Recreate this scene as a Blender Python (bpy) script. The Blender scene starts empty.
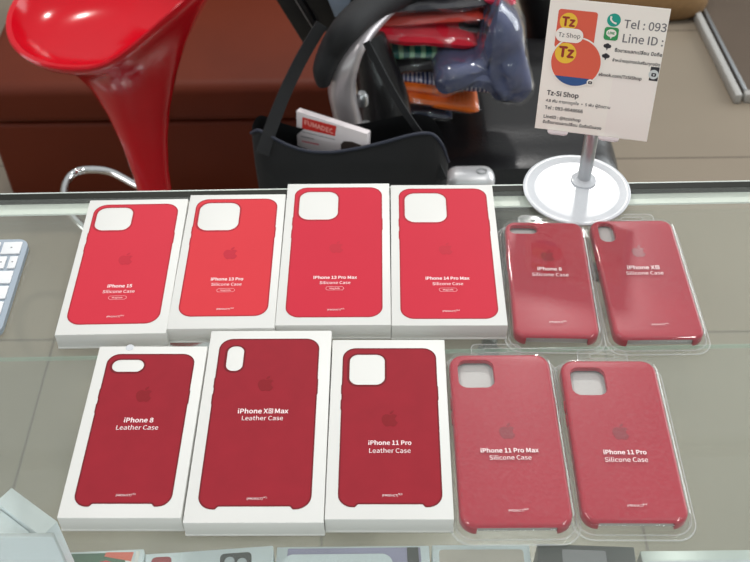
import bpy, bmesh, math, random
from mathutils import Vector, Matrix, noise
from mathutils.geometry import tessellate_polygon
random.seed(7)
S = bpy.context.scene
COL = S.collection
PI = math.pi
mm = 0.001
FLOOR = -1.06          # glass counter top is z = 0

# ------------------------------------------------------------------ camera
PT, RL, CH, FPX = math.radians(45.894), math.radians(-0.684), 0.646, 1030.0
_c, _s = math.cos(PT), math.sin(PT)
FW = Vector((0, _c, -_s)); UP0 = Vector((0, _s, _c)); RT0 = Vector((1, 0, 0))
RT = RT0*math.cos(RL) + UP0*math.sin(RL)
UP = UP0*math.cos(RL) - RT0*math.sin(RL)
cam = bpy.data.objects.new('camera', bpy.data.cameras.new('camera'))
COL.objects.link(cam); S.camera = cam
M = Matrix((RT, UP, -FW)).transposed().to_4x4(); M.translation = (0, 0, CH)
cam.matrix_world = M
cam.data.sensor_width = 36; cam.data.lens = 36*FPX/750
cam.data.clip_start = 0.02; cam.data.clip_end = 60
cam.data.dof.use_dof = True; cam.data.dof.focus_distance = 0.86; cam.data.dof.aperture_fstop = 16.0

def at(x, y, Y=None, z=None):
    """world point seen at photo pixel x,y on the upright plane Y or the level plane z"""
    d = FW + RT*((x-375)/FPX) - UP*((y-281)/FPX)
    t = (z-CH)/d.z if z is not None else Y/d.y
    return Vector((0, 0, CH)) + d*t

# ------------------------------------------------------------------ materials
def lin(c):
    c = c/255.0
    return c/12.92 if c <= .04045 else ((c+.055)/1.055)**2.4
def rgb(r, g, b): return (lin(r), lin(g), lin(b), 1)

def mat(name, col, rough=.5, metal=0, vary=.06, nscale=40, bump=0, bscale=300, coat=0, spec=.5, sheen=0, emit=None):
    m = bpy.data.materials.new(name); m.use_nodes = True
    nt = m.node_tree; b = nt.nodes['Principled BSDF']
    b.inputs['Roughness'].default_value = rough; b.inputs['Metallic'].default_value = metal
    b.inputs['Coat Weight'].default_value = coat; b.inputs['Coat Roughness'].default_value = .12
    b.inputs['Specular IOR Level'].default_value = spec
    b.inputs['Sheen Weight'].default_value = sheen
    tc = nt.nodes.new('ShaderNodeTexCoord')
    n = nt.nodes.new('ShaderNodeTexNoise'); n.inputs['Scale'].default_value = nscale; n.inputs['Detail'].default_value = 4
    nt.links.new(tc.outputs['Object'], n.inputs['Vector'])
    mx = nt.nodes.new('ShaderNodeMix'); mx.data_type = 'RGBA'
    c = col
    mx.inputs['A'].default_value = tuple(max(0, v*(1-vary)) for v in c[:3])+(1,)
    mx.inputs['B'].default_value = tuple(min(1, v*(1+vary)) for v in c[:3])+(1,)
    nt.links.new(n.outputs['Fac'], mx.inputs['Factor'])
    nt.links.new(mx.outputs['Result'], b.inputs['Base Color'])
    if bump:
        n2 = nt.nodes.new('ShaderNodeTexNoise'); n2.inputs['Scale'].default_value = bscale; n2.inputs['Detail'].default_value = 3
        nt.links.new(tc.outputs['Object'], n2.inputs['Vector'])
        bp = nt.nodes.new('ShaderNodeBump'); bp.inputs['Strength'].default_value = bump; bp.inputs['Distance'].default_value = .002
        nt.links.new(n2.outputs['Fac'], bp.inputs['Height']); nt.links.new(bp.outputs['Normal'], b.inputs['Normal'])
    return m

def clear(name, tint, gloss_rough=.03, ior=1.5, haze=0, hazecol=(1, 1, 1, 1), scratch=0):
    """thin clear sheet: tinted see-through plus a fresnel mirror, with optional milky haze and scuffing"""
    m = bpy.data.materials.new(name); m.use_nodes = True
    nt = m.node_tree; nt.nodes.clear(); L = nt.links.new
    out = nt.nodes.new('ShaderNodeOutputMaterial')
    tr = nt.nodes.new('ShaderNodeBsdfTransparent'); tr.inputs['Color'].default_value = tint
    gl = nt.nodes.new('ShaderNodeBsdfGlossy'); gl.inputs['Roughness'].default_value = gloss_rough
    fr = nt.nodes.new('ShaderNodeFresnel'); fr.inputs['IOR'].default_value = ior
    mx = nt.nodes.new('ShaderNodeMixShader')
    geo = nt.nodes.new('ShaderNodeNewGeometry'); sb = nt.nodes.new('ShaderNodeMath'); sb.operation = 'SUBTRACT'; sb.inputs[0].default_value = 1
    ml = nt.nodes.new('ShaderNodeMath'); ml.operation = 'MULTIPLY'      # mirror only at the outer face of each sheet
    L(geo.outputs['Backfacing'], sb.inputs[1]); L(fr.outputs[0], ml.inputs[0]); L(sb.outputs[0], ml.inputs[1])
    L(ml.outputs[0], mx.inputs[0]); L(tr.outputs[0], mx.inputs[1]); L(gl.outputs[0], mx.inputs[2])
    last = mx
    if haze:
        df = nt.nodes.new('ShaderNodeBsdfDiffuse'); df.inputs['Color'].default_value = hazecol
        m2 = nt.nodes.new('ShaderNodeMixShader'); m2.inputs[0].default_value = haze
        if scratch:
            tc = nt.nodes.new('ShaderNodeTexCoord'); n = nt.nodes.new('ShaderNodeTexNoise')
            n.inputs['Scale'].default_value = 420; n.inputs['Detail'].default_value = 8; n.inputs['Roughness'].default_value = .75
            L(tc.outputs['Object'], n.inputs['Vector'])
            mr = nt.nodes.new('ShaderNodeMapRange'); mr.inputs[1].default_value = .45; mr.inputs[2].default_value = .75
            mr.inputs[3].default_value = haze; mr.inputs[4].default_value = haze+scratch
            L(n.outputs['Fac'], mr.inputs[0]); L(mr.outputs[0], m2.inputs[0])
        L(mx.outputs[0], m2.inputs[1]); L(df.outputs[0], m2.inputs[2]); last = m2
    L(last.outputs[0], out.inputs[0])
    return m

MT = dict(
    carton=mat('white_carton', rgb(222, 222, 218), .45, vary=.015),
    ink_white=mat('white_ink', rgb(245, 225, 225), .6, vary=0),
    logo_gloss=mat('pressed_logo_red', rgb(132, 6, 30), .3, vary=.02),
    sil_a=mat('printed_coral_red', rgb(202, 44, 62), .5, spec=.2, vary=.03),
    sil_b=mat('printed_bright_coral', rgb(208, 50, 60), .5, spec=.2, vary=.03),
    sil_c=mat('printed_raspberry_red', rgb(198, 36, 58), .5, spec=.2, vary=.03),
    sil_rim=mat('printed_rim_red', rgb(168, 34, 48), .5, spec=.2, vary=.03),
    sil_logo=mat('printed_logo_red', rgb(188, 38, 56), .5, spec=.2, vary=.03),
    lea_a=mat('printed_leather_red', rgb(148, 28, 42), .55, spec=.2, vary=.12, nscale=60),
    lea_rim=mat('printed_leather_rim', rgb(112, 20, 30), .55, spec=.2, vary=.05),
    lea_logo=mat('printed_leather_logo', rgb(132, 22, 32), .55, spec=.2, vary=.05),
    silicone=mat('red_silicone', rgb(162, 6, 38), .36, spec=.35, vary=.05, nscale=15, sheen=.1),
    lining=mat('red_microfibre_lining', rgb(120, 20, 36), .8, vary=.08),
    insert=mat('frosted_plastic_insert', rgb(190, 190, 186), .5, vary=.03),
    blister=clear('clear_blister_plastic', (1, 1, 1, 1), .05, 1.62, .02, (1, .93, .93, 1), .06),
    flange=clear('clear_flange_plastic', (.97, .98, .97, 1), .06, 1.4, .05, (1, 1, 1, 1), .05),
    bead=clear('clear_rim_bead', (.9, .92, .91, 1), .12, 1.5, .22, (1, 1, 1, 1)),  # whitish haze paints the light caught along the plastic edges
    glass=clear('counter_glass', (.975, .985, .97, 1), .0, 1.75, .045, (.85, .90, .80, 1), .03),  # pale haze paints in the veil of room light reflected on the glass
    shelf=clear('shelf_glass', (.97, .985, .975, 1), .0, 1.5, .012, (.9, 1, .95, 1)),
    glass_edge=mat('polished_glass_edge', rgb(30, 32, 26), .5, vary=.3, nscale=60, spec=.2),
    alu=mat('pale_anodised_aluminium', rgb(206, 214, 208), .4, .1, vary=.03),
    shelf_rim=clear('shelf_glass_rim', (.80, .90, .84, 1), .1, 1.3, .25, (.8, .95, .88, 1)),
    frame_grey=mat('grey_painted_frame', rgb(168, 166, 162), .4, vary=.04),
    rail=mat('white_painted_rail', rgb(236, 242, 236), .4, vary=.03),
    steel=mat('brushed_steel', rgb(180, 182, 184), .3, .9, vary=.05),
    satin_arm=mat('satin_silver_plastic', rgb(176, 170, 172), .3, .45, vary=.04),
    chrome=mat('polished_chrome', rgb(225, 225, 225), .07, 1, vary=0),
    white_pl=mat('white_gloss_plastic', rgb(206, 209, 213), .22, vary=.06, nscale=300),
    satin_white=mat('satin_white_metal', rgb(220, 220, 222), .28, .35, vary=.02),
    clip=mat('frosted_white_clip', rgb(232, 224, 224), .25, vary=.02),
    card=mat('white_laminated_card', rgb(244, 240, 230), .4, vary=.012),
    ink_dark=mat('dark_grey_ink', rgb(48, 48, 52), .6, vary=0),
    ink_grey=mat('grey_ink', rgb(112, 112, 116), .6, vary=0),
    ink_orange=mat('orange_red_ink', rgb(222, 96, 72), .5, vary=.03),
    ink_yellow=mat('yellow_ink', rgb(240, 196, 58), .5, vary=.02),
    ink_maroon=mat('maroon_ink', rgb(150, 44, 36), .5, vary=.02),
    ink_blue=mat('navy_blue_ink', rgb(44, 84, 140), .5, vary=.02),
    ink_teal=mat('teal_ink', rgb(22, 160, 140), .5, vary=.02),
    ink_green=mat('green_ink', rgb(48, 150, 84), .5, vary=.02),
    ink_red=mat('red_ink', rgb(205, 50, 44), .5, vary=.02),
    ink_pink=mat('pink_red_ink', rgb(196, 96, 108), .5, vary=.02),
    stool=mat('glossy_red_abs', rgb(200, 0, 26), .16, vary=.02, coat=.1, spec=.35),
    sofa=mat('brown_leather', rgb(96, 34, 10), .6, spec=.3, vary=.12, nscale=9, bump=.25, bscale=160),
    black_leather=mat('black_leather', rgb(13, 12, 14), .36, vary=.15, bump=.3, bscale=220, coat=.15),
    black_pl=mat('black_plastic', rgb(18, 18, 20), .4, vary=.1),
    black_cloth=mat('black_nylon', rgb(10, 11, 15), .75, vary=.2, bump=.3, bscale=900),
    navy_trim=mat('dark_navy_piping', rgb(24, 30, 48), .6, vary=.1),
    key=mat('white_key', rgb(232, 234, 236), .4, vary=.01),
    kb=mat('silver_blue_aluminium', rgb(168, 180, 192), .35, .3, vary=.03),
    pale_blue_carton=mat('pale_blue_white_carton', rgb(222, 232, 236), .4, vary=.02),
    grey_card=mat('grey_carton_end', rgb(178, 186, 190), .5, vary=.02),
    brown_cloth=mat('brown_woven_cloth', rgb(122, 92, 56), .85, vary=.25, nscale=80, bump=.4),
    dark_panel=mat('dark_reflective_panel', rgb(92, 80, 70), .12, vary=.2, nscale=4),
    rubber=mat('black_rubber', rgb(20, 20, 20), .7, vary=.1),
    bluegrey=mat('blue_grey_panel', rgb(128, 146, 164), .35, vary=.1),
    black_art=mat('black_box_art', rgb(38, 42, 44), .4, vary=.1),
    beige_art=mat('beige_tray_lining', rgb(186, 176, 164), .6, vary=.06),
    purple_art=mat('violet_grey_art', rgb(150, 146, 176), .5, vary=.5, nscale=12),
    green_art=mat('green_box_art', rgb(44, 96, 66), .4, vary=.2),
)

def wrapmat(name, col, vary=.35, nscale=14):
    return mat(name, col, .22, vary=vary, nscale=nscale, bump=.9, bscale=38, coat=.9)

# ------------------------------------------------------------------ mesh helpers
def link(name, bm, m, parent=None, smooth=False):
    me = bpy.data.meshes.new(name); bm.to_mesh(me); bm.free()
    o = bpy.data.objects.new(name, me); COL.objects.link(o)
    for k in (m if isinstance(m, (list, tuple)) else [m]): me.materials.append(k)
    if smooth:
        for p in me.polygons: p.use_smooth = True
        try: me.set_sharp_from_angle(angle=math.radians(40))
        except Exception: pass
    if parent: o.parent = parent
    return o
def thing(name, label, cat, loc=(0, 0, 0), rz=0, group=None):
    o = bpy.data.objects.new(name, None); COL.objects.link(o); o.empty_display_size = .02
    o.location = loc; o.rotation_euler = (0, 0, rz); return tag(o, label, cat, group)
def tag(o, label, cat, group=None):
    o['label'] = label; o['category'] = cat
    if group: o['group'] = group
    return o
def struct(o): o['kind'] = 'structure'; return o

def bm_box(bm, c, s, R=None, bev=0, seg=2):
    r = bmesh.ops.create_cube(bm, size=1)['verts']
    for v in r: v.co = Vector((v.co.x*s[0], v.co.y*s[1], v.co.z*s[2]))
    if bev:
        es = list({e for v in r for e in v.link_edges})
        bb = bmesh.ops.bevel(bm, geom=es, offset=bev, segments=seg, affect='EDGES', profile=.5)
        r = list({v for f in bb['faces'] for v in f.verts} | {v for v in r if v.is_valid})
    for v in r: v.co = (R @ v.co if R else v.co) + Vector(c)
    return r
def box(name, c, s, m, parent=None, R=None, bev=0, seg=2, smooth=True):
    bm = bmesh.new(); bm_box(bm, c, s, R, bev, seg); return link(name, bm, m, parent, smooth and bev > 0)

def rrect(w, l, r, n=8, cx=0, cy=0):
    pts = []
    for sx, sy, a0 in ((1, 1, 0), (-1, 1, 90), (-1, -1, 180), (1, -1, 270)):
        for i in range(n+1):
            a = math.radians(a0+90*i/n)
            pts.append((cx+sx*(w/2-r)+r*math.cos(a), cy+sy*(l/2-r)+r*math.sin(a)))
    return pts
def disc(r, n=40, cx=0, cy=0): return [(cx+r*math.cos(2*PI*i/n), cy+r*math.sin(2*PI*i/n)) for i in range(n)]

def offset_loop(pts, d):
    """inset (d>0) a counter-clockwise loop"""
    out = []; n = len(pts)
    for i in range(n):
        a, b, c = Vector(pts[i-1]), Vector(pts[i]), Vector(pts[(i+1) % n])
        u = (b-a); v = (c-b)
        if u.length < 1e-9: u = v
        if v.length < 1e-9: v = u
        nn = (Vector((-u.y, u.x)).normalized() + Vector((-v.y, v.x)).normalized())
        if nn.length < 1e-6: nn = Vector((-u.y, u.x))
        nn.normalize()
        k = max(.5, nn.dot(Vector((-u.y, u.x)).normalized()))
        out.append(tuple(b + nn*d/k))
    return out

def fill(bm, loops, z, T=None, mi=0, z0=None):
    """flat polygon (first loop) with holes; optional walls down to z0; T maps local points"""
    pl = [[Vector((x, y, 0)) for x, y in lp] for lp in loops]
    tri = tessellate_polygon(pl)
    flat = [p for lp in pl for p in lp]
    f = lambda x, y, zz: (T @ Vector((x, y, zz))) if T else Vector((x, y, zz))
    vs = [bm.verts.new(f(p.x, p.y, z)) for p in flat]
    for t in tri:
        a, b, c = (flat[i] for i in t)
        if abs((b-a).cross(c-a).z) < 1e-13: continue
        if (b-a).cross(c-a).z < 0: t = (t[0], t[2], t[1])
        try: bm.faces.new([vs[i] for i in t]).material_index = mi
        except ValueError: pass
    if z0 is not None:
        k = 0
        for lp in pl:
            n = len(lp); lo = [bm.verts.new(f(p.x, p.y, z0)) for p in lp]
            for i in range(n):
                j = (i+1) % n
                try: bm.faces.new((vs[k+j], vs[k+i], lo[i], lo[j])).material_index = mi
                except ValueError: pass
            k += n
def flat(name, loops, z, m, parent=None, T=None, z0=None):
    bm = bmesh.new(); fill(bm, loops, z, T, 0, z0); return link(name, bm, m, parent)

def tube_bm(bm, pts, r, seg=10, flatten=None, cap=True, closed=False):
    pts = [Vector(p) for p in pts]; n = len(pts)
    rs = r if isinstance(r, (list, tuple)) else [r]*n
    rings = []; prev = None
    for i, p in enumerate(pts):
        if closed: t = (pts[(i+1) % n]-pts[i-1]).normalized()
        else: t = (pts[min(i+1, n-1)]-pts[max(i-1, 0)]).normalized()
        if prev is None:
            a = Vector((0, 0, 1)) if abs(t.z) < .9 else Vector((1, 0, 0))
            u = t.cross(a).normalized()
        else:
            u = (prev - t*prev.dot(t)).normalized()
        prev = u; v = t.cross(u)
        ku, kv = flatten or (1, 1)
        rings.append([bm.verts.new(p+u*math.cos(2*PI*k/seg)*rs[i]*ku+v*math.sin(2*PI*k/seg)*rs[i]*kv) for k in range(seg)])
    for i in range(n if closed else n-1):
        A, B = rings[i], rings[(i+1) % n]
        for k in range(seg):
            bm.faces.new((A[k], A[(k+1) % seg], B[(k+1) % seg], B[k]))
    if cap and not closed:
        bm.faces.new(list(reversed(rings[0]))); bm.faces.new(rings[-1])
def tube(name, pts, r, m, parent=None, seg=12, flatten=None, closed=False):
    bm = bmesh.new(); tube_bm(bm, pts, r, seg, flatten, True, closed)
    bmesh.ops.recalc_face_normals(bm, faces=bm.faces); return link(name, bm, m, parent, True)
def smooth_path(pts, n=6):
    """Catmull-Rom through the points"""
    P_ = [Vector(p) for p in pts]; out = []
    for i in range(len(P_)-1):
        a, b, c, d = P_[max(i-1, 0)], P_[i], P_[i+1], P_[min(i+2, len(P_)-1)]
        for k in range(n):
            t = k/n
            out.append(.5*((2*b)+(c-a)*t+(2*a-5*b+4*c-d)*t*t+(3*b-a-3*c+d)*t**3))
    out.append(P_[-1]); return out
def lerp_list(v, n=6):
    out = []
    for i in range(len(v)-1):
        out += [v[i]+(v[i+1]-v[i])*k/n for k in range(n)]
    return out+[v[-1]]
def lathe(name, prof, m, parent=None, seg=48, loc=(0, 0, 0)):
    bm = bmesh.new(); rings = []
    for r, z in prof:
        if r < 1e-6: rings.append([bm.verts.new((loc[0], loc[1], loc[2]+z))])
        else: rings.append([bm.verts.new((loc[0]+r*math.cos(2*PI*k/seg), loc[1]+r*math.sin(2*PI*k/seg), loc[2]+z)) for k in range(seg)])
    for A, B in zip(rings, rings[1:]):
        for k in range(seg):
            a, b = A[k % len(A)], A[(k+1) % len(A)]; c, d = B[(k+1) % len(B)], B[k % len(B)]
            f = [v for i, v in enumerate((a, b, c, d)) if v not in (a, b, c, d)[:i]]
            if len(f) > 2: bm.faces.new(f)
    bmesh.ops.recalc_face_normals(bm, faces=bm.faces)
    return link(name, bm, m, parent, True)

_font = None
try:      # the sans face that ships with Blender; falls back to the built-in one
    _font = bpy.data.fonts.load(bpy.utils.resource_path('LOCAL')+'/datafiles/fonts/Noto Sans CJK Regular.woff2')
except Exception:
    _font = None
_cap = {}
def text_verts(s):
    lat = bool(_font) and all(ord(ch) < 256 for ch in s)
    if lat not in _cap:
        _cap[lat] = (0, 1); h = _text_raw('H', lat)[0]; lo = min(b for a, b in h); hi = max(b for a, b in h); _cap[lat] = (lo, hi-lo)
    v, f = _text_raw(s, lat); lo, h = _cap[lat]
    return [(a/h*.72, (b-lo)/h*.72) for a, b in v], f
def _text_raw(s, lat):
    cu = bpy.data.curves.new('t', 'FONT'); cu.body = s; cu.size = 1; cu.resolution_u = 3
    if lat: cu.font = _font      # Thai stays in the built-in face
    o = bpy.data.objects.new('t', cu); COL.objects.link(o)
    dg = bpy.context.evaluated_depsgraph_get(); dg.update()
    me = o.evaluated_get(dg).to_mesh()
    v = [(p.co.x, p.co.y) for p in me.vertices]; f = [tuple(p.vertices) for p in me.polygons]
    bpy.data.objects.remove(o); bpy.data.curves.remove(cu)
    return v, f
def lettering(name, runs, width, cx, cy, z, m, parent, T=None, bold=0, align='c', height=None):
    """runs: text pieces set side by side; a piece '[S]' is a small boxed letter. Scaled to width (m)."""
    V = []; F = []; x = 0
    for r in (runs if isinstance(runs, (list, tuple)) else [runs]):
        boxed = r.startswith('[')
        v, f = text_verts(r.strip('[]') if boxed else r)
        if not v: x += .25; continue
        if boxed:
            v = [(a*.55, b*.55+.16) for a, b in v]
        x0 = min(a for a, b in v); x1 = max(a for a, b in v)
        pad = .13 if boxed else 0
        k = len(V); V += [(a-x0+x+pad, b) for a, b in v]; F += [tuple(i+k for i in p) for p in f]
        wdt = x1-x0+2*pad
        if boxed:
            k = len(V); yb, yt = .0, .73
            o = [(x, yb), (x+wdt, yb), (x+wdt, yt), (x, yt)]; e = .045
            i_ = [(x+e, yb+e), (x+wdt-e, yb+e), (x+wdt-e, yt-e), (x+e, yt-e)]
            V += o+i_; F += [(k+a, k+(a+1) % 4, k+4+(a+1) % 4, k+4+a) for a in range(4)]
        x += wdt+(.30 if boxed else .14)
    x -= .30 if boxed else .14
    sc = width/x
    ox = cx - (width/2 if align == 'c' else 0)
    bm = bmesh.new()
    offs = [(0, 0)] if not bold else [(-bold, 0), (bold, 0), (0, bold), (0, -bold)]
    for q, (dx, dy) in enumerate(offs):
        vs = []
        for a, b in V:
            p = Vector((ox+a*sc+dx, cy+(b-.36)*sc+dy, z+q*2e-5)); vs.append(bm.verts.new(T @ p if T else p))
        for p in F:
            try: bm.faces.new([vs[i] for i in p])
            except ValueError: pass
    return link(name, bm, m, parent)

def parse_logo():
    def bez(p0, p1, p2, p3, n=7):
        return [tuple((1-t)**3*a+3*(1-t)**2*t*b+3*(1-t)*t*t*c+t**3*d for a, b, c, d in zip(p0, p1, p2, p3)) for t in [k/n for k in range(1, n+1)]]
    def path(start, segs):
        cur = start; pts = [start]
        for s in segs:
            p = [(cur[0]+s[i], cur[1]+s[i+1]) for i in (0, 2, 4)]
            pts += bez(cur, *p); cur = p[2]
        return pts
    body = path((12.152, 6.896), [(-.948, 0, -2.415, -1.078, -3.96, -1.04), (-2.04, .027, -3.91, 1.183, -4.961, 3.014),
        (-2.117, 3.675, -.546, 9.103, 1.519, 12.09), (1.013, 1.454, 2.208, 3.09, 3.792, 3.039), (1.52, -.065, 2.09, -.987, 3.935, -.987),
        (1.831, 0, 2.35, .987, 3.96, .948), (1.637, -.026, 2.676, -1.48, 3.676, -2.948), (1.156, -1.688, 1.636, -3.325, 1.662, -3.415),
        (-.039, -.013, -3.182, -1.221, -3.22, -4.857), (-.026, -3.04, 2.48, -4.494, 2.597, -4.559), (-1.429, -2.09, -3.623, -2.324, -4.39, -2.376),
        (-2, -.156, -3.675, 1.09, -4.61, 1.09)])
    leaf = path((15.53, 3.83), [(.843, -1.012, 1.4, -2.427, 1.245, -3.83), (-1.207, .052, -2.662, .805, -3.532, 1.818), (-.78, .896, -1.454, 2.338, -1.273, 3.714), (1.338, .104, 2.715, -.688, 3.559, -1.701)])
    cv = lambda pts: [((x-12)/24, (12-y)/24) for x, y in pts[:-1]]
    return cv(body), cv(leaf)
LOGO = parse_logo()
def logo(name, cx, cy, h, z, m, parent):
    bm = bmesh.new()
    for lp in LOGO: fill(bm, [[(cx+x*h, cy+y*h) for x, y in lp]], z)
    return link(name, bm, m, parent)

def case_loop(w, l, r, cx, cy, notch=0, bumps=True):
    """outline of a phone case seen from the back, counter-clockwise from the right side"""
    R_ = w/2
    pts = []
    def arc(x, y, a0, n=8):
        for i in range(n+1):
            a = math.radians(a0+90*i/n); pts.append((cx+x+r*math.cos(a), cy+y+r*math.sin(a)))
    b = .45*mm
    def bump(x, y0, y1, s):
        pts.extend([(cx+x, cy+y0), (cx+x+s*b, cy+y0+(1.2*mm if y1 > y0 else -1.2*mm)), (cx+x+s*b, cy+y1-(1.2*mm if y1 > y0 else -1.2*mm)), (cx+x, cy+y1)])
    if bumps: bump(R_, l*.14, l*.24, 1)
    arc(R_-r, l/2-r, 0); arc(-R_+r, l/2-r, 90)
    if bumps:
        bump(-R_, l*.25, l*.18, -1); bump(-R_, l*.15, l*.08, -1)
    arc(-R_+r, -l/2+r, 180)
    if notch:
        xa = R_-r-1.5*mm; yb = -l/2
        for t in (0, .25, .5, .75, 1):
            s_ = t*t*(3-2*t); pts.append((cx-xa+t*2.6*mm, cy+yb+s_*notch))
        for t in (1, .75, .5, .25, 0):
            s_ = t*t*(3-2*t); pts.append((cx+xa-t*2.6*mm, cy+yb+s_*notch))
    arc(R_-r, -l/2+r, 270)
    return pts

# ------------------------------------------------------------------ room and counter
def tile_material():
    m = bpy.data.materials.new('beige_floor_tile'); m.use_nodes = True; nt = m.node_tree; L = nt.links.new
    b = nt.nodes['Principled BSDF']; b.inputs['Roughness'].default_value = .28
    tc = nt.nodes.new('ShaderNodeTexCoord'); mp = nt.nodes.new('ShaderNodeMapping')
    mp.inputs['Location'].default_value = (.705, -1.486, 0)
    L(tc.outputs['Object'], mp.inputs['Vector'])
    br = nt.nodes.new('ShaderNodeTexBrick'); br.offset = 0; br.squash = 1
    br.inputs['Scale'].default_value = 1; br.inputs['Brick Width'].default_value = .6; br.inputs['Row Height'].default_value = .6
    br.inputs['Mortar Size'].default_value = .0028; br.inputs['Mortar Smooth'].default_value = .2
    br.inputs['Color1'].default_value = rgb(140, 128, 112); br.inputs['Color2'].default_value = rgb(136, 125, 110); br.inputs['Mortar'].default_value = rgb(96, 86, 74)
    L(mp.outputs[0], br.inputs['Vector'])
    n = nt.nodes.new('ShaderNodeTexNoise'); n.inputs['Scale'].default_value = 2.4; n.inputs['Detail'].default_value = 7
    L(tc.outputs['Object'], n.inputs['Vector'])
    mr = nt.nodes.new('ShaderNodeMapRange'); mr.inputs[3].default_value = .88; mr.inputs[4].default_value = 1.1; L(n.outputs['Fac'], mr.inputs[0])
    mx = nt.nodes.new('ShaderNodeMix'); mx.data_type = 'RGBA'; mx.blend_type = 'MULTIPLY'; mx.inputs['Factor'].default_value = 1
    L(br.outputs['Color'], mx.inputs['A']); L(mr.outputs[0], mx.inputs['B']); L(mx.outputs['Result'], b.inputs['Base Color'])
    return m
struct(box('floor', (0, 2, FLOOR-.05), (9, 9, .1), tile_material()))

WM = mat('painted_wall', rgb(205, 203, 196), .8, vary=.02, nscale=3)
struct(box('wall_back', (0, 6.45, .35), (9, .1, 2.82), WM)); struct(box('wall_left', (-4.45, 2, .35), (.1, 8.8, 2.82), WM)); struct(box('wall_right', (4.45, 2, .35), (.1, 8.8, 2.82), WM))
# counter: a thing with parts
EY = lambda x: .7499+.0083*x            # far edge of the glass
counter = thing('glass_display_counter', 'long glass topped display counter that carries the red phone case boxes', 'counter', (0, .45, FLOOR))
def cpart(name, bm, m, smooth=False):
    o = link(name, bm, m, None, smooth); o.parent = counter; o.matrix_parent_inverse = Matrix.Translation((0, -.45, -FLOOR)); return o
def slab_bm(x0, x1, ya, yb, z0, z1):
    """slab whose far and near sides follow the counter's line; ya, yb are offsets from its far edge"""
    bm = bmesh.new()
    q = [(x0, EY(x0)+ya), (x1, EY(x1)+ya), (x1, EY(x1)+yb), (x0, EY(x0)+yb)]
    lo = [bm.verts.new((x, y, z0)) for x, y in q]; hi = [bm.verts.new((x, y, z1)) for x, y in q]
    bm.faces.new(hi); bm.faces.new(lo[::-1])
    for i in range(4): bm.faces.new((lo[i], lo[(i+1) % 4], hi[(i+1) % 4], hi[i]))
    bmesh.ops.recalc_face_normals(bm, faces=bm.faces); return bm
CX = .95
cpart('glass_top', slab_bm(-CX, CX, -.62, -.0078, -.006, 0), MT['glass'])
cpart('glass_edge', slab_bm(-CX, CX, -.0078, -.0001, -.006, 0.0002), MT['glass_edge'])
cpart('rear_rail', slab_bm(-CX, CX, -.0215, -.001, -.0085, -.0065), MT['rail'])
cpart('edge_trim', slab_bm(-CX, CX, .0001, .0014, -.02, .0004), MT['alu'])
cpart('front_rail', slab_bm(-CX, CX, -.62, -.60, -.024, -.0065), MT['alu'])
cpart('customer_side_pane', slab_bm(-CX, CX, -.016, -.011, -.96, -.0245), MT['shelf'])
cpart('glass_shelf', slab_bm(-CX+.03, CX-.03, -.59, -.018, -.226, -.220), MT['shelf'])
cpart('shelf_edge', slab_bm(-CX+.03, CX-.03, -.018, -.0172, -.226, -.220), MT['shelf_rim'])
for sx in (-1, 1):
    for ya in (-.62, -.025):
        bm = bmesh.new(); x = sx*(CX-.012); bm_box(bm, (x, EY(x)+ya+.012, (-.0245+FLOOR)/2), (.024, .024, -FLOOR-.0245), None, .002); cpart('corner_post', bm, MT['alu'])
cpart('bottom_rail', slab_bm(-CX, CX, -.022, -.001, FLOOR, FLOOR+.05), MT['alu'])

# ------------------------------------------------------------------ boxed phone cases
def phone_box(key, label, x, y, deg, w, l, pm, rimm, logom, pw, pl, pcx, pcy, pr, cut, cr, cutcx, texts, logoy, logoh, notch=0, pill=None, bold=.00011, group='boxed red phone cases', T_=17):
    t = thing('phone_case_box', label, 'phone case box', (x*mm, y*mm, 0.0003), math.radians(deg), group)
    T = T_*mm
    bm = bmesh.new(); bm_box(bm, (0, 0, T/2), (w*mm, l*mm, T), None, .0007, 2)
    link('carton', bm, MT['carton'], t, True)
    # lid seam just above the base, seen on the near end
    bm = bmesh.new()
    fill(bm, [rrect(w*mm+.0008, l*mm+.0008, .001, 3)], .0016, z0=.0002)
    link('carton_base_lip', bm, MT['carton'], t)
    z = T+.00015
    outer = case_loop(pw*mm, pl*mm, pr*mm, pcx*mm, pcy*mm, notch*mm)
    inner = offset_loop(outer, .0012)
    hx0, hx1, hy0, hy1 = [v*mm for v in cut]
    hole = rrect(hx1-hx0, hy1-hy0, cr*mm, 8, (hx0+hx1)/2, (hy0+hy1)/2)
    hin = rrect(hx1-hx0+.0034, hy1-hy0+.0034, (cr+1.7)*mm, 8, (hx0+hx1)/2-.0002, (hy0+hy1)/2-.0003)
    bm = bmesh.new()
    fill(bm, [inner, hin[::-1]], z, mi=0)
    n = len(outer)
    for A, B in ((outer, inner), (hin, hole)):
        va = [bm.verts.new((p[0], p[1], z)) for p in A]; vb = [bm.verts.new((p[0], p[1], z)) for p in B]
        for i in range(len(A)):
            j = (i+1) % len(A); f = bm.faces.new((va[i], va[j], vb[j], vb[i])); f.material_index = 1
    bm.normal_update()
    for f in bm.faces:
        if f.normal.z < 0: f.normal_flip()
    pc = link('printed_phone_case', bm, [pm, rimm], t)
    z2 = z+.0001
    lx = pcx*mm
    logo('printed_logo', lx, logoy*mm, logoh*mm, z2, logom, pc)
    for nm, runs, wd, ty, b in texts:
        lettering(nm, runs, wd*mm, lx, ty*mm, z2, MT['ink_white'], pc, bold=b)
    if pill:
        o = rrect(.0152, .0042, .00205, 6, lx, pill*mm); i_ = rrect(.0148, .0038, .00185, 6, lx, pill*mm)
        flat('badge_outline', [o, i_[::-1]], z2, MT['ink_white'], pc)
        lettering('badge_lettering', 'MagSafe', .0086, lx, pill*mm, z2, MT['ink_white'], pc)
    return t
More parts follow.
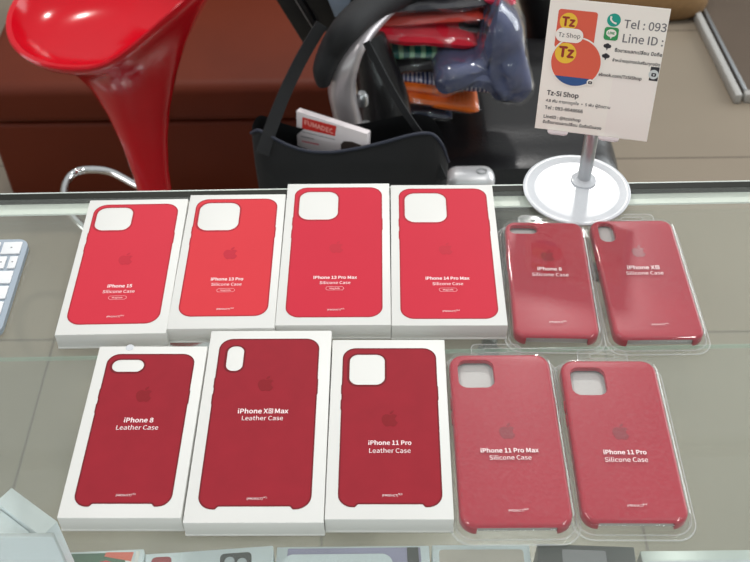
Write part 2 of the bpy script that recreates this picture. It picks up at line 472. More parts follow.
B_, R_2 = .00016, .00003
def txt(a, wa, ya, b, wb, yb, yp):
    return [('model_lettering', a, wa, ya, B_), ('type_lettering', b, wb, yb, R_2), ('product_lettering', ['(PRODUCT)'], 11, yp, R_2), ('superscript_lettering', 'RED', 2.9, yp+1, 0)]
def fix_tm(t, lx, yp):
    for c in t.children:
        for d in c.children:
            if d.name.startswith('superscript'): d.location.x = .0072
L3 = MT
boxes = [
 phone_box('15', 'white box printed with a bright red phone case, leftmost box of the far row', -216.2, 635.4, .44, 90.6, 165.0, MT['sil_a'], MT['sil_rim'], MT['sil_logo'], 77, 147.5, -.5, 2.0, 12, (-35.2, -2.8, 41.2, 71.2), 8.5, 0,
    txt('iPhone 15', 20.6, -28.5, 'Silicone Case', 26.9, -34.9, -63.5), 4.5, 15, 0, -42.0),
 phone_box('13p', 'white box printed with a coral red phone case, second from left in far row', -126.2, 640.4, -.2, 88.3, 165.7, MT['sil_b'], MT['sil_rim'], MT['sil_logo'], 74.6, 146, .2, 3.4, 11.5, (-33, 3.6, 34.4, 71), 9.5, 0,
    txt('iPhone 13 Pro', 27.4, -26.8, 'Silicone Case', 25.7, -33.0, -61.6), 5.0, 15, 0, -39.9),
 phone_box('13pm', 'white box with large raspberry red case printed on it, third from left, far row', -33.9, 648.4, -.54, 95, 177.3, MT['sil_c'], MT['sil_rim'], MT['sil_logo'], 80.6, 163, .3, 1.4, 11.5, (-35.1, .4, 38.8, 76.6), 9.5, 0,
    txt('iPhone 13 Pro Max', 36.9, -34.4, 'Silicone Case', 26, -40.6, -71.8), 3.0, 15, 0, -47.2),
 phone_box('14pm', 'white box with raspberry red case printed on it, rightmost box of the far row', 61.7, 645.7, -.83, 94.8, 175.6, MT['sil_c'], MT['sil_rim'], MT['sil_logo'], 81, 163, .5, .8, 11.5, (-34.6, 3.2, 36.2, 75.6), 9.5, 0,
    txt('iPhone 14 Pro Max', 37.1, -34.3, 'Silicone Case', 25.9, -40.8, -72.2), 2.0, 15, 0, -47.8),
 phone_box('8l', 'white box printed with dark red case with pill shaped camera hole, leftmost in near row', -179.4, 460.9, -.82, 86.8, 157.1, MT['lea_a'], MT['lea_rim'], MT['lea_logo'], 69.6, 140, .2, .4, 10, (-29.6, -4.6, 52.2, 64.2), 5.9, 0,
    txt('iPhone 8', 21.9, 5.3, 'Leather Case', 31.4, -1.5, -60.3), 30, 15, 2.4),
 phone_box('xsm', 'largest white box, printed with a dark red leather case with a tall narrow camera hole', -85.6, 466, -.64, 98, 177.4, MT['lea_a'], MT['lea_rim'], MT['lea_logo'], 80.2, 158, -.4, .8, 11, (-33.3, -20.2, 46.6, 71.8), 6, 0,
    txt(['iPhone X', '[S]', 'Max'], 38, 7.3, 'Leather Case', 31, .7, -69.5), 34, 15, 2.4),
 phone_box('11p', 'white box printed with dark red case with square camera hole, rightmost in near row', 9.1, 461.1, -.83, 90, 164.7, MT['lea_a'], MT['lea_rim'], MT['lea_logo'], 74, 146, .7, .2, 10.5, (-30.6, -3, 36.2, 66.4), 7, 0,
    txt('iPhone 11 Pro', 31.5, -18.2, 'Leather Case', 30.4, -25.2, -63.2), 4, 15, 2.4),
]
for t in boxes:
    fix_tm(t, 0, 0)
# small round adhesive spot at the far end of the small leather case box
lathe('white_seal_spot', [(0, .0172), (.0030, .0172), (.0034, .0168), (.0034, .0164), (0, .0164)], MT['white_pl'], boxes[4], 20, (-.019, .0772, 0))

# ------------------------------------------------------------------ cases in clear packs
def loft(name, rings, m, parent, close_top=None, open_at=None, mi=None):
    bm = bmesh.new(); R_ = []
    for lp, z in rings: R_.append([bm.verts.new((p[0], p[1], z)) for p in lp])
    for A, B in zip(R_, R_[1:]):
        n = len(A)
        for i in range(n):
            j = (i+1) % n
            bm.faces.new((A[i], A[j], B[j], B[i]))
    return bm
def silicone_case(x, y, deg, w, l, r, cut, cr, label, z0=.0022):
    t = thing('phone_case', label, 'phone case', (x*mm, y*mm, z0), math.radians(deg), 'red silicone phone cases in clear packs')
    W, L, R0 = w*mm, l*mm, r*mm; H = .0105
    base = rrect(W, L, R0, 10)
    prof = [(.0004, 0), (0, .0012), (0, .0072)]+[(.0033*(1-math.cos(a)), .0072+.0033*math.sin(a)) for a in [PI/2*k/6 for k in range(1, 7)]]
    def ring(ins): return rrect(W-2*ins, L-2*ins, max(R0-ins*.8, .003), 10)
    bm = bmesh.new(); rings = [[bm.verts.new((p[0], p[1], z)) for p in ring(i)] for i, z in prof]
    n = len(base)
    # one extra subdivision of the bottom edge is needed for the charger opening
    open_i = None
    for i in range(n):
        j = (i+1) % n
        if base[i][1] < -L/2+.0002 and base[j][1] < -L/2+.0002 and abs(base[i][0]-base[j][0]) > .02: open_i = i
    for q, (A, B) in enumerate(zip(rings, rings[1:])):
        for i in range(n):
            j = (i+1) % n
            if i == open_i and q < 3: 
                continue
            bm.faces.new((A[i], A[j], B[j], B[i]))
    top = ring(.0033)
    hx0, hx1, hy0, hy1 = [v*mm for v in cut]
    hole = rrect(hx1-hx0, hy1-hy0, cr*mm, 8, (hx0+hx1)/2, (hy0+hy1)/2)
    soft = rrect(hx1-hx0+.0012, hy1-hy0+.0012, cr*mm+.0006, 8, (hx0+hx1)/2, (hy0+hy1)/2)
    fill(bm, [top, soft[::-1]], H)
    # rounded lip and wall of the camera hole
    hr = [(soft, H), (rrect(hx1-hx0+.0004, hy1-hy0+.0004, cr*mm+.0002, 8, (hx0+hx1)/2, (hy0+hy1)/2), H-.0003), (hole, H-.0008), (hole, H-.0040)]
    hv = [[bm.verts.new((p[0], p[1], z)) for p in lp] for lp, z in hr]
    for A, B in zip(hv, hv[1:]):
        for i in range(len(A)):
            j = (i+1) % len(A); bm.faces.new((A[j], A[i], B[i], B[j]))
    # inner skin (lining) facing down
    inn = rrect(W-.004, L-.004, R0-.002, 8)
    fill(bm, [inn, hole[::-1]], H-.0024, mi=1)
    nb = len(inn); lo = [bm.verts.new((p[0], p[1], .0002)) for p in inn]; hi = [bm.verts.new((p[0], p[1], H-.0024)) for p in inn]
    for i in range(nb):
        j = (i+1) % nb
        if inn[i][1] < -L/2+.0023 and inn[j][1] < -L/2+.0023 and abs(inn[i][0]-inn[j][0]) > .02: continue
        f = bm.faces.new((lo[j], lo[i], hi[i], hi[j])); f.material_index = 1
    bmesh.ops.remove_doubles(bm, verts=bm.verts, dist=1e-6)
    link('case_shell', bm, [MT['silicone'], MT['lining']], t, True)
    # side buttons
    for nm, sx, ya, yb in (('side_button', 1, .14, .24), ('volume_button', -1, .17, .24), ('volume_button', -1, .08, .15)):
        box(nm, (sx*(W/2+.0002), (ya+yb)/2*L, .0052), (.0012, (yb-ya)*L, .0028), MT['silicone'], t, bev=.0005)
    return t, W, L, R0, H
def clam(x, y, deg, w, l, r, cut, cr, lab_case, lab_pack, texts, logoy, tabx=0):
    c, W, L, R0, H = silicone_case(x, y, deg, w, l, r, cut, cr, lab_case)
    logo('pressed_logo', 0, logoy*mm, .0148, H+.00012, MT['logo_gloss'], c)
    t = thing('clear_case_pack', lab_pack, 'plastic pack', (x*mm, y*mm, .0002), math.radians(deg), 'clear plastic packs around the silicone cases')
    FWd, FL = W+.0135, L+.0135
    cy = -.0018
    fl = rrect(FWd, FL, R0+.0045, 10, 0, cy)
    zt = .0022+H+.0012
    flat('flange', [fl, rrect(W+.0052, L+.0052, R0+.0022, 10)[::-1]], .0011, MT['flange'], t, z0=.0004)
    pr = [(-.0032, .0011), (-.0028, .003), (-.0024, zt-.0048)]+[(-.0024+.0048*(1-math.cos(a)), zt-.0048+.0048*math.sin(a)) for a in [PI/2*k/8 for k in range(1, 9)]]
    rings = [(rrect(W-2*i, L-2*i, max(R0-i*.8, .004), 10), z) for i, z in pr]
    bm = loft('d', rings, None, None)
    fill(bm, [rings[-1][0]], zt)
    bmesh.ops.remove_doubles(bm, verts=bm.verts, dist=1e-6)
    link('clear_cover', bm, MT['blister'], t, True)
    bm = bmesh.new(); tube_bm(bm, [(p[0], p[1], .0013) for p in rrect(FWd-.001, FL-.001, R0+.004, 10, 0, cy)], .00055, 6, None, True, True)
    tube_bm(bm, [(p[0], p[1], .0016) for p in rrect(W+.0075, L+.0075, R0+.003, 10, 0, -.0004)], .0005, 6, None, True, True)
    link('rim_bead', bm, MT['bead'], t, True)
    # hanging tab with a long slot
    ty = cy+FL/2; tw, th = .040, .0155
    tab = rrect(tw, th+.004, .004, 5, tabx, ty+th/2-.003)
    slot = rrect(.020, .0045, .0022, 5, tabx, ty+th*.52)
    flat('hang_tab', [tab, slot[::-1]], .0010, MT['flange'], t, z0=.0005)
    bm = bmesh.new()
    tube_bm(bm, [(p[0], p[1], .0011) for p in tab], .00045, 6, None, True, True)
    tube_bm(bm, [(p[0], p[1], .0011) for p in slot], .0004, 6, None, True, True)
    link('hang_tab_rim', bm, MT['bead'], t, True)
    # frosted former that fills the case
    bm = bmesh.new(); q = rrect(W-.006, L-.0062, R0-.003, 8, 0, .0005)
    fill(bm, [q], .0060, z0=.0009)
    link('inner_former', bm, MT['insert'], t)
    for nm, runs, wd, ty_, b in texts:
        o = lettering(nm, runs, wd*mm, 0, ty_*mm, zt+.00015, MT['ink_white'], t, bold=b)
        if nm.startswith('superscript'): o.location.x = .0072
    return c, t
clam(150.4, 617.5, -2.2, 69.5, 138, 9.5, (-31, -6.4, 53.0, 63.5), 5.2,
     'red silicone phone case with a pill shaped camera hole, sealed in a glinting clear pack',
     'clear plastic pack with bright lamp glint, beside the far row of boxes',
     txt('iPhone 8', 20.6, 7, 'Silicone Case', 31.3, 0, -54.5), 25)
clam(231.5, 616.5, -.1, 73.5, 142, 10, (-30.5, -16.8, 42.8, 66.8), 6.2,
     'red silicone phone case with tall narrow camera hole, far right beneath the sign stand',
     'scuffed clear plastic pack at the far right, in front of the round sign base',
     txt(['iPhone X', '[S]'], 27.5, 8.3, 'Silicone Case', 32.0, 1.6, -57.5), 30, .006)
clam(97.6, 453, -.3, 79.5, 156.5, 11.5, (-33.2, -5.4, 44.5, 71.6), 7,
     'largest red silicone phone case with square camera hole, beside the near row of boxes',
     'largest clear plastic pack, next to the near row of white boxes',
     txt('iPhone 11 Pro Max', 42.4, -15.8, 'Silicone Case', 30.7, -22.1, -66.5), 2.8)
clam(182.2, 450.5, -1.0, 75, 146.5, 11, (-30.6, -4, 38.2, 64.8), 7,
     'red silicone phone case with square camera hole, nearest at the right end',
     'clear plastic pack at the right end of the near row',
     txt('iPhone 11 Pro', 31.3, -16.1, 'Silicone Case', 31.4, -22.7, -61.2), 3.4)

# ------------------------------------------------------------------ sign stand and card
SC = Vector((.192, .740, .0022))
st = thing('sign_stand', 'white round-based sign stand with short metal pole on the counter edge', 'sign stand', SC)
lathe('round_base', [(0, 0), (.049, 0), (.0502, .001), (.0505, .0028), (.0492, .0036), (.0470, .0034), (.0410, .0020), (.0385, .0017), (0, .0017)], MT['white_pl'], st, 72)
pc = Vector((.0085, .0125, 0))
lathe('collar', [(0, .0018), (.0118, .0018), (.0120, .0034), (.0104, .0042), (.0076, .0046), (.0066, .0060), (0, .0060)], MT['white_pl'], st, 36, (pc.x, pc.y, 0))
lathe('pole', [(.0064, .0045), (.0064, .0600), (.0060, .0610), (0, .0612)], MT['steel'], st, 32, (pc.x, pc.y, 0))
yaw, lean, rol = [math.radians(a) for a in (-14.6, 15, 1.2)]
u = Vector((math.cos(yaw), math.sin(yaw), 0)); nn = Vector((-math.sin(yaw), math.cos(yaw), 0))
v = Vector((0, 0, math.cos(lean)))+nn*math.sin(lean)
uu = u*math.cos(rol)+v*math.sin(rol); vv = v*math.cos(rol)-u*math.sin(rol); ww = uu.cross(vv)
CT = Matrix((uu, vv, ww)).transposed().to_4x4(); CT.translation = Vector((.1965, .743, .0666))
ST = Matrix.Translation(-SC) @ CT       # card frame inside the stand
flat('back_plate', [rrect(.070, .075, .004, 5, 0, .0365)], -.0016, MT['clip'], st, ST, z0=-.0034)
for sx, nm in ((-.0292, 'lip_clip'), (.0166, 'lip_clip')):
    bm = bmesh.new()
    pts = [(0, -.0030, -.0032), (0, -.0030, .0012), (0, -.0022, .0024), (0, -.0006, .0028)]
    prof = [Vector(p) for p in ((0, -.0014, -.0030), (0, -.0016, .0008), (0, .0006, .0012), (0, .0008, .0024), (0, -.0018, .0026), (0, -.0040, .0006), (0, -.0036, -.0030))]
    xs = [-.0092, -.0085, -.006, .006, .0085, .0092]; sc = [.35, .75, 1, 1, .75, .35]
    rings = [[bm.verts.new(ST @ Vector((sx+x, p.y*(k if p.y < -.0015 else 1), p.z))) for p in prof] for x, k in zip(xs, sc)]
    for A, B in zip(rings, rings[1:]):
        for i in range(len(A)): bm.faces.new((A[i], A[(i+1) % len(A)], B[(i+1) % len(B)], B[i]))
    bm.faces.new(rings[0]); bm.faces.new(rings[-1][::-1]); bmesh.ops.recalc_face_normals(bm, faces=bm.faces)
    link(nm, bm, MT['clip'], st, True)

cd = thing('shop_sign_card', 'white laminated shop contact card standing upright in the round sign stand', 'sign')
cd.matrix_world = CT
box('card_sheet', (0, .0598, -.0004), (.1005, .1197, .0008), MT['card'], cd)
zc = .00012
flat('overlay_slip', [[(.0120, .0005), (.0500, .0005), (.0500, .0560), (.0120, .0560)]], .00005, mat('slip_paper', rgb(242, 236, 228), .4, vary=.01), cd)
sq = flat('square_profile_picture', [rrect(.0334, .034, .0025, 6, -.0254, .0938)], zc, MT['ink_orange'], cd)
flat('yellow_disc', [disc(.0076, 32, -.0325, .1005)], zc+.0001, MT['ink_yellow'], sq)
lettering('initials_lettering', 'Tz', .0105, -.0325, .1005, zc+.0002, MT['ink_maroon'], sq, bold=.0005)
ci = flat('round_profile_picture', [disc(.0227, 64, -.0217, .0654)], zc+.0003, MT['card'], cd)
dc = disc(.0214, 64, -.0217, .0654)
flat('orange_field', [dc], zc+.0004, MT['ink_orange'], ci)
flat('yellow_disc', [disc(.0092, 40, -.0315, .0727)], zc+.0005, MT['ink_yellow'], ci)
flat('blue_foot', [[p for p in dc if p[1] < .0526]], zc+.0005, MT['ink_blue'], ci)
lettering('initials_lettering', 'Tz', .0125, -.0310, .0738, zc+.0006, MT['ink_maroon'], ci, bold=.0006)
sp = flat('speech_bubble', [rrect(.0238, .0125, .0062, 8, -.0303, .0888)], zc+.0007, MT['card'], cd)
lettering('shop_lettering', 'Tz Shop', .0188, -.0303, .0888, zc+.0008, MT['ink_dark'], sp)
bdg = flat('camera_badge', [disc(.0030, 24, -.0069, .0488)], zc+.0007, MT['card'], cd)
flat('camera_body', [rrect(.0034, .0026, .0006, 3, -.0069, .0487), disc(.0006, 12, -.0069, .0487)[::-1]], zc+.0008, MT['ink_dark'], bdg)
ph = flat('phone_icon', [disc(.0057, 40, .0052, .1057)], zc, MT['ink_teal'], cd)
bm = bmesh.new()
hp = [(-.0026, .0024), (-.0024, .0004), (-.0006, -.0016), (.0018, -.0026)]
for (a, b), r in zip(hp, (.0009, .0006, .0006, .0009)): fill(bm, [disc(r, 16, .0052+a, .1057+b)], zc+.0002)
pts = smooth_path([(a, b, 0) for a, b in hp], 6)
Lf = []; Rt_ = []
for i, p in enumerate(pts):
    t = (pts[min(i+1, len(pts)-1)]-pts[max(i-1, 0)]).normalized(); q = Vector((-t.y, t.x, 0))*.0007
    Lf.append((.0052+(p+q).x, .1057+(p+q).y)); Rt_.append((.0052+(p-q).x, .1057+(p-q).y))
fill(bm, [Lf[::-1]+Rt_], zc+.0003)
link('handset_mark', bm, MT['card'], ph)
ln = flat('chat_icon', [rrect(.0120, .0113, .0024, 6, .0047, .0938)], zc+.0002, MT['ink_green'], cd)
bm = bmesh.new(); fill(bm, [[(.0047+.0043*math.cos(a), .0944+.0034*math.sin(a)) for a in [2*PI*k/32 for k in range(32)]]], zc+.0003)
fill(bm, [[(.0036, .0916), (.0048, .0893), (.0058, .0914)]], zc+.0003)
link('chat_bubble_mark', bm, MT['card'], ln)
lettering('chat_lettering', 'LINE', .0056, .0047, .0945, zc+.0004, MT['ink_green'], ln, bold=.00012)
bg = .00012
lettering('telephone_lettering', 'Tel : 093', .0352, .0142, .1036, zc, MT['ink_grey'], cd, bold=bg, align='l')
lettering('line_id_lettering', 'Line ID :', .0338, .0150, .0912, zc, MT['ink_grey'], cd, bold=bg, align='l')
for y_ in (.0822, .0733):
    bm = bmesh.new()
    for a, b, r in ((-.0017, .0006, .0016), (0, .0012, .0019), (.0018, .0005, .0016), (0, -.0002, .0016)): fill(bm, [disc(r, 16, .003+a, y_+b)], zc+(a+.002)*.01)
    fill(bm, [[(.0026, y_-.0030), (.0034, y_-.0030), (.0036, y_), (.0024, y_)]], zc+.00003)
    link('tree_bullet', bm, MT['ink_dark'], cd)
lettering('trade_lettering', 'ซื้อขายแลกเปลี่ยน มือถือ', .0400, .0098, .0800, zc, MT['ink_dark'], cd, bold=.00008, align='l')
lettering('supplies_lettering', 'จำหน่ายอุปกรณ์เสริมทุกชนิด', .0405, .0090, .0712, zc, MT['ink_dark'], cd, bold=.00008, align='l')
lettering('web_address_lettering', 'ebook.com/TzSiShop', .0368, -.0006, .0573, zc+.0006, MT['ink_dark'], cd, bold=.00008, align='l')
ig = flat('camera_app_icon', [[(.0424, .0565), (.0498, .0565), (.0498, .0690), (.0424, .0690)]], zc, MT['ink_dark'], cd)
flat('icon_disc', [disc(.0042, 32, .0456, .0622)], zc+.0001, mat('pale_icon_disc', rgb(206, 214, 212), .5, vary=0), ig)
flat('icon_camera', [rrect(.0040, .0032, .0008, 3, .0458, .0620), disc(.0008, 12, .0458, .0620)[::-1]], zc+.0002, MT['ink_dark'], ig)
lettering('shop_name_lettering', 'Tz-Si Shop', .0278, -.0431, .0350, zc, MT['ink_dark'], cd, bold=.0002, align='l')
lettering('followers_lettering', '4.8 พัน การกดถูกใจ  •  5 พัน ผู้ติดตาม', .0570, -.0434, .0277, zc, MT['ink_dark'], cd, bold=.00005, align='l')
lettering('phone_number_lettering', 'Tel : 093-6648666', .0338, -.0434, .0210, zc, MT['ink_dark'], cd, bold=.0001, align='l')
lettering('chat_id_lettering', 'LineID : @tzsishop', .0330, -.0434, .0124, zc, MT['ink_dark'], cd, bold=.0001, align='l')
lettering('service_lettering', 'รับซื้อขายแลกเปลี่ยน มือถือมือสอง', .0525, -.0437, .0072, zc, MT['ink_dark'], cd, bold=.00008, align='l')

# ------------------------------------------------------------------ keyboard
kb = thing('keyboard', 'white-keyed slim silver keyboard at the left end of the glass counter', 'keyboard', (-.311-.1395, .6765-.0575, .0004), math.radians(.6))
bm = bmesh.new(); fill(bm, [rrect(.279, .115, .010, 8)], .0060, z0=.0010)
link('keyboard_body', bm, MT['kb'], kb)
bm = bmesh.new(); fill(bm, [rrect(.26, .10, .006, 4)], .0010, z0=0); link('rubber_foot', bm, MT['rubber'], kb)
def key(x0, x1, y0, y1):
    bm = bmesh.new(); bm_box(bm, ((x0+x1)/2, (y0+y1)/2, .0068), (x1-x0-.0026, y1-y0-.0026, .0018), None, .0006, 2)
    k = link('key', bm, MT['key'], kb, True)
    if x1 > .07:
        flat('key_mark', [rrect(.0016, .0012, .0003, 2, (x0+x1)/2, (y0+y1)/2)], .00785, MT['ink_grey'], k)
X1 = .1395-.0035; ytop = .0575-.0035
rows = [[.0195]*14, [.0097, .0105, .0195]+[.0195]*12, [.0262]+[.0195]*12+[.0128], [.0215]+[.0195]*12+[.0170], [.0262]+[.0195]*11+[.031], [.0195]*3+[.0245, .11, .0245]+[.0195]*2+[.0155]]
for ri, row in enumerate(rows):
    x = X1-ri*.0; y1 = ytop-ri*.0183
    for wd in row:
        if x-wd < -.1395+.002: wd = x+.1395-.0035
        if wd < .006: break
        key(x-wd, x, y1-.0178, y1); x -= wd

# ------------------------------------------------------------------ things on the shelf inside the counter
SZ = -.2198
def shelf_box(name, label, cat, pl, pr, h, depth, m, group=None):
    """flat box whose far top corners lie at the two given photo points"""
    a = at(pl[0], pl[1], z=SZ+h); b = at(pr[0], pr[1], z=SZ+h)
    w = (b-a).length; ang = math.atan2(b.y-a.y, b.x-a.x)
    rot = Matrix.Rotation(ang, 3, 'Z'); c = (a+b)/2+rot @ Vector((0, -depth/2, 0))
    t = thing(name, label, cat, (c.x, c.y, SZ+.0001), ang, group)
    box('carton', (0, 0, h/2), (w, depth, h), m, t, bev=.0008)
    return t, w, depth, h
t, w, d, h = shelf_box('gadget_box', 'white box with green and red lid picture, near left inside the counter', 'box', (63, 552.5), (144, 549), .03, .1, MT['pale_blue_carton'])
pic = flat('lid_picture', [[(-w/2+.012, -d/2), (w/2-.02, -d/2), (w/2-.015, d/2-.003), (-w/2+.006, d/2-.002)]], h+.0002, MT['green_art'], t)
flat('red_band', [[(-w*.3, -.05), (w*.28, -.05), (w*.30, d/2-.017), (w*.05, d/2-.010), (-w*.15, d/2-.014)]], h+.0004, MT['ink_red'], pic)
flat('orange_band', [[(w*.02, d/2-.006), (w*.36, d/2-.012), (w*.38, d/2-.003), (w*.04, d/2-.002)]], h+.0004, MT['ink_orange'], pic)
flat('white_stripe', [[(w*.30, -.05), (w*.34, -.05), (w*.46, d/2-.002), (w*.41, d/2-.002)]], h+.0005, MT['carton'], pic)
t, w, d, h = shelf_box('gadget_box', 'low white box showing a dark red patch, second from left inside the counter', 'box', (146, 554), (183, 552), .026, .1, MT['pale_blue_carton'])
flat('lid_picture', [rrect(.018, .03, .004, 4, -.002, d/2-.019)], h+.0002, MT['lea_a'], t)
t, w, d, h = shelf_box('phone_box', 'white box with dark phone pictured on it, inside the counter under the largest box', 'box', (181, 552), (273, 545.5), .034, .1, MT['pale_blue_carton'])
pic = flat('lid_picture', [rrect(.028, .05, .004, 5, .008, d/2-.030)], h+.0002, MT['black_art'], t)
flat('camera_lens', [disc(.0045, 24, .0025, d/2-.013)], h+.0004, MT['grey_card'], pic)
flat('camera_lens', [disc(.0045, 24, .0135, d/2-.015)], h+.0004, MT['grey_card'], pic)
t, w, d, h = shelf_box('tablet_box', 'wide white box with violet picture and dark right border, inside the counter at the middle', 'box', (277, 547), (429, 545.5), .03, .12, MT['pale_blue_carton'])
pic = flat('lid_picture', [[(-w/2+.004, -d/2), (w/2-.004, -d/2), (w/2-.008, d/2-.002), (-w/2+.010, d/2-.002)]], h+.0002, MT['purple_art'], t)
flat('dark_border', [[(w/2-.020, -d/2), (w/2-.006, -d/2), (w/2-.010, d/2-.002), (w/2-.020, d/2-.002)]], h+.0004, MT['black_art'], pic)
flat('white_plate', [rrect(w*.72, .09, .01, 6, -w*.1, d/2-.053)], h+.0005, MT['pale_blue_carton'], pic)
t, w, d, h = shelf_box('open_tray', 'pale framed tray with beige lining, inside the counter below the largest clear pack', 'tray', (432, 545), (529, 544.5), .03, .06, MT['pale_blue_carton'])
flat('tray_lining', [rrect(w-.012, d-.010, .003, 4)], h+.0002, MT['beige_art'], t)
t, w, d, h = shelf_box('black_gadget_box', 'black box with grey label, inside the counter below the rightmost clear pack', 'box', (537, 543.5), (634, 547), .035, .1, MT['black_art'])
flat('lid_label', [rrect(w*.45, .018, .002, 4, -.002, d/2-.014)], h+.0002, MT['ink_grey'], t)
t, w, d, h = shelf_box('pale_gadget_box', 'long pale metal-grey box, near right inside the counter', 'box', (640, 551), (775, 549.5), .03, .1, mat('pale_metallic_carton', rgb(180, 190, 186), .35, .2, vary=.04))
flat('lid_groove', [rrect(w-.01, .004, .001, 3, 0, d/2-.012)], h+.0002, MT['grey_card'], t)

# white phone boxes leaning in a row at the near left corner
zt = -.105
A = at(12, 487, z=zt); Bp = at(58, 521, z=zt)
dirv = (Bp-A); dirv.z = 0; Ln = dirv.length; dirv.normalize(); perp = Vector((-dirv.y, dirv.x, 0))
if perp.x > 0: perp = -perp
ang = math.atan2(dirv.y, dirv.x)
wds = ['rightmost upright white box, closest to the small leather case box', 'middle upright white box with a small grey code label on its end', 'upright white box nearest the left border']
Dp = .0185
for k in range(4):
    Lk = Ln-.014*k; c = A+dirv*(Lk/2-.002*k)+perp*(Dp*(k+.5))
    hh = zt-SZ-.006*k
    lab = (wds+['upright white box furthest left, cut by the photo border'])[k]
    t = thing('white_phone_box', lab+', near left corner', 'box', (c.x, c.y, SZ+.0001), ang, 'upright white phone boxes near left')
    box('carton', (0, 0, hh/2), (Lk, Dp-.0012, hh), MT['pale_blue_carton'], t, bev=.0008)
    if k == 1: 
        e = flat('end_label', [[(-Lk/2+.001, -.007), (-Lk/2+.010, -.007), (-Lk/2+.010, .007), (-Lk/2+.001, .007)]], hh+.0002, MT['grey_card'], t)
        flat('code_mark', [rrect(.004, .005, .0003, 2, -Lk/2+.005, .002)], hh+.0004, MT['ink_dark'], e)

bA, bB = at(-30, 533.5, z=-.068), at(54, 533.5, z=-.068)
brd = thing('shaded_end_board', 'pale grey board added as shaded near ends of the white phone boxes, near left corner', 'board', ((bA.x+bB.x)/2, bA.y, SZ+.0001))  # added grey sheet stands for the shaded near faces of the boxes
box('board_panel', (0, -.002, (-.068-SZ)/2), (bB.x-bA.x, .004, -.068-SZ), MT['grey_card'], brd, bev=.0006)
box('board_foot', (0, -.016, .0015), (bB.x-bA.x, .028, .003), MT['grey_card'], brd)
# ------------------------------------------------------------------ bar stool
SY = 1.60
stool = thing('bar_stool', 'glossy red bar stool with flaring stem and chrome footrest behind the counter', 'bar stool', (at(150, 190, Y=SY).x, SY, FLOOR))
o0 = Vector(stool.location)
ctop = at(116, -8, Y=SY); cbot = at(154.5, 190, Y=SY)
top_z, bot_z = ctop.z, cbot.z-.03
cx, cy = ctop.x-.006-o0.x, .0
NS = 72
def rim(a):
    """seat rim: a wide dish, low at the front, rising to a wrapped back rest on the right and rear"""
    x = math.cos(a); y = math.sin(a)
    rise = .125*math.tanh(1.5*max(0, (x*.98-y*.05))**1.6) + .02*max(0, y)
    rx = .186+.048*max(0, x); ry = .165
    return Vector((cx+rx*x, cy+ry*y-.012, top_z-o0.z+rise-.03*max(0, -y)-.03*max(0, -x)))
rb = .0325
bx = cbot.x-o0.x
prof = [(1.0, 1.0), (1.012, .994), (1.0, .98), (.93, .945), (.80, .90), (.65, .84), (.50, .76), (.37, .65), (.26, .50), (.19, .34), (.15, .17), (.14, 0)]
bm = bmesh.new(); rings = []
zb = bot_z-o0.z
for s, h in prof:
    ring = []
    q = max(0, (s-.14)/.86)
    for i in range(NS):
        a = 2*PI*i/NS; p = rim(a)
        fx = p.x-cx; fy = p.y-cy
        k = q**1.0
        ccx = bx+(cx-bx)*min(1, h*1.12)
        cir = Vector((rb*math.cos(a), rb*math.sin(a)))
        sx = ccx + fx*k+cir.x*(1-k)*(1+.25*h); sy = fy*k+cir.y*(1-k)*(1+.25*h)
        zr = zb+(top_z-o0.z-zb)*h
        zz = zr+(p.z-(top_z-o0.z))*max(0, (q-.2)/.8)
        ring.append(bm.verts.new((sx, sy, zz)))
    rings.append(ring)
# inner dish
for s, d in ((.955, .004), (.9, .022), (.8, .045), (.65, .064), (.45, .076), (.22, .082)):
    ring = []
    for i in range(NS):
        a = 2*PI*i/NS; p = rim(a)
        ring.append(bm.verts.new((cx+(p.x-cx)*s, cy+(p.y-cy)*s, (top_z-o0.z)*(1)+ (p.z-(top_z-o0.z))*s**2 - d)))
    rings.insert(0, ring)
for A_, B2 in zip(rings, rings[1:]):
    for i in range(NS):
        j = (i+1) % NS; bm.faces.new((A_[j], A_[i], B2[i], B2[j]))
bm.faces.new(rings[0]); bm.faces.new(rings[-1][::-1])
bmesh.ops.recalc_face_normals(bm, faces=bm.faces)
link('seat_shell', bm, MT['stool'], stool, True)
zf = bot_z-.012
lathe('gas_pole', [(.026, zb+.002), (.026, zb-.16), (.031, zb-.162), (.031, .06), (.04, .045), (.10, .03), (.19, .012), (.20, .004), (.20, 0), (0, 0)], MT['chrome'], stool, 48, (bx, 0, 0))
fp = [at(*q, z=zf) for q in ((158, 196), (133, 183), (110, 171.5), (88, 169.5), (74, 173), (66, 183), (65, 200), (76, 220), (100, 238), (132, 238), (158, 215))]
fp = [p-o0 for p in smooth_path(fp, 5)]
tube('footrest', fp, .0085, MT['chrome'], stool, 14)

# ------------------------------------------------------------------ sofa
SFY = 1.93
xl = at(4, 172, Y=SFY).x
xr = at(345, 100, Y=SFY).x
sofa = thing('leather_sofa', 'long dark brown leather sofa with low seat behind the red stool', 'sofa', ((xl+xr)/2, SFY+.4, FLOOR))
o1 = Vector(sofa.location)
zseat = at(120, 88, Y=SFY).z; zseam = at(120, 123.5, Y=SFY).z
def soft(name, x0, x1, y0, y1, z0, z1, bev, m, par, org, seg=4):
    bm = bmesh.new(); bm_box(bm, ((x0+x1)/2-org.x, (y0+y1)/2-org.y, (z0+z1)/2-org.z), (x1-x0, y1-y0, z1-z0), None, bev, seg)
    return link(name, bm, m, par, True)
soft('seat_cushion', xl-.004, xr, SFY-.012, SFY+.62, zseam+.004, zseat+.012, .028, MT['sofa'], sofa, o1, 6)
soft('base', xl, xr, SFY, SFY+.80, FLOOR+.03, zseam, .012, MT['sofa'], sofa, o1)
soft('backrest', xl, xr, SFY+.62, SFY+.84, zseam, zseat+.42, .05, MT['sofa'], sofa, o1, 5)
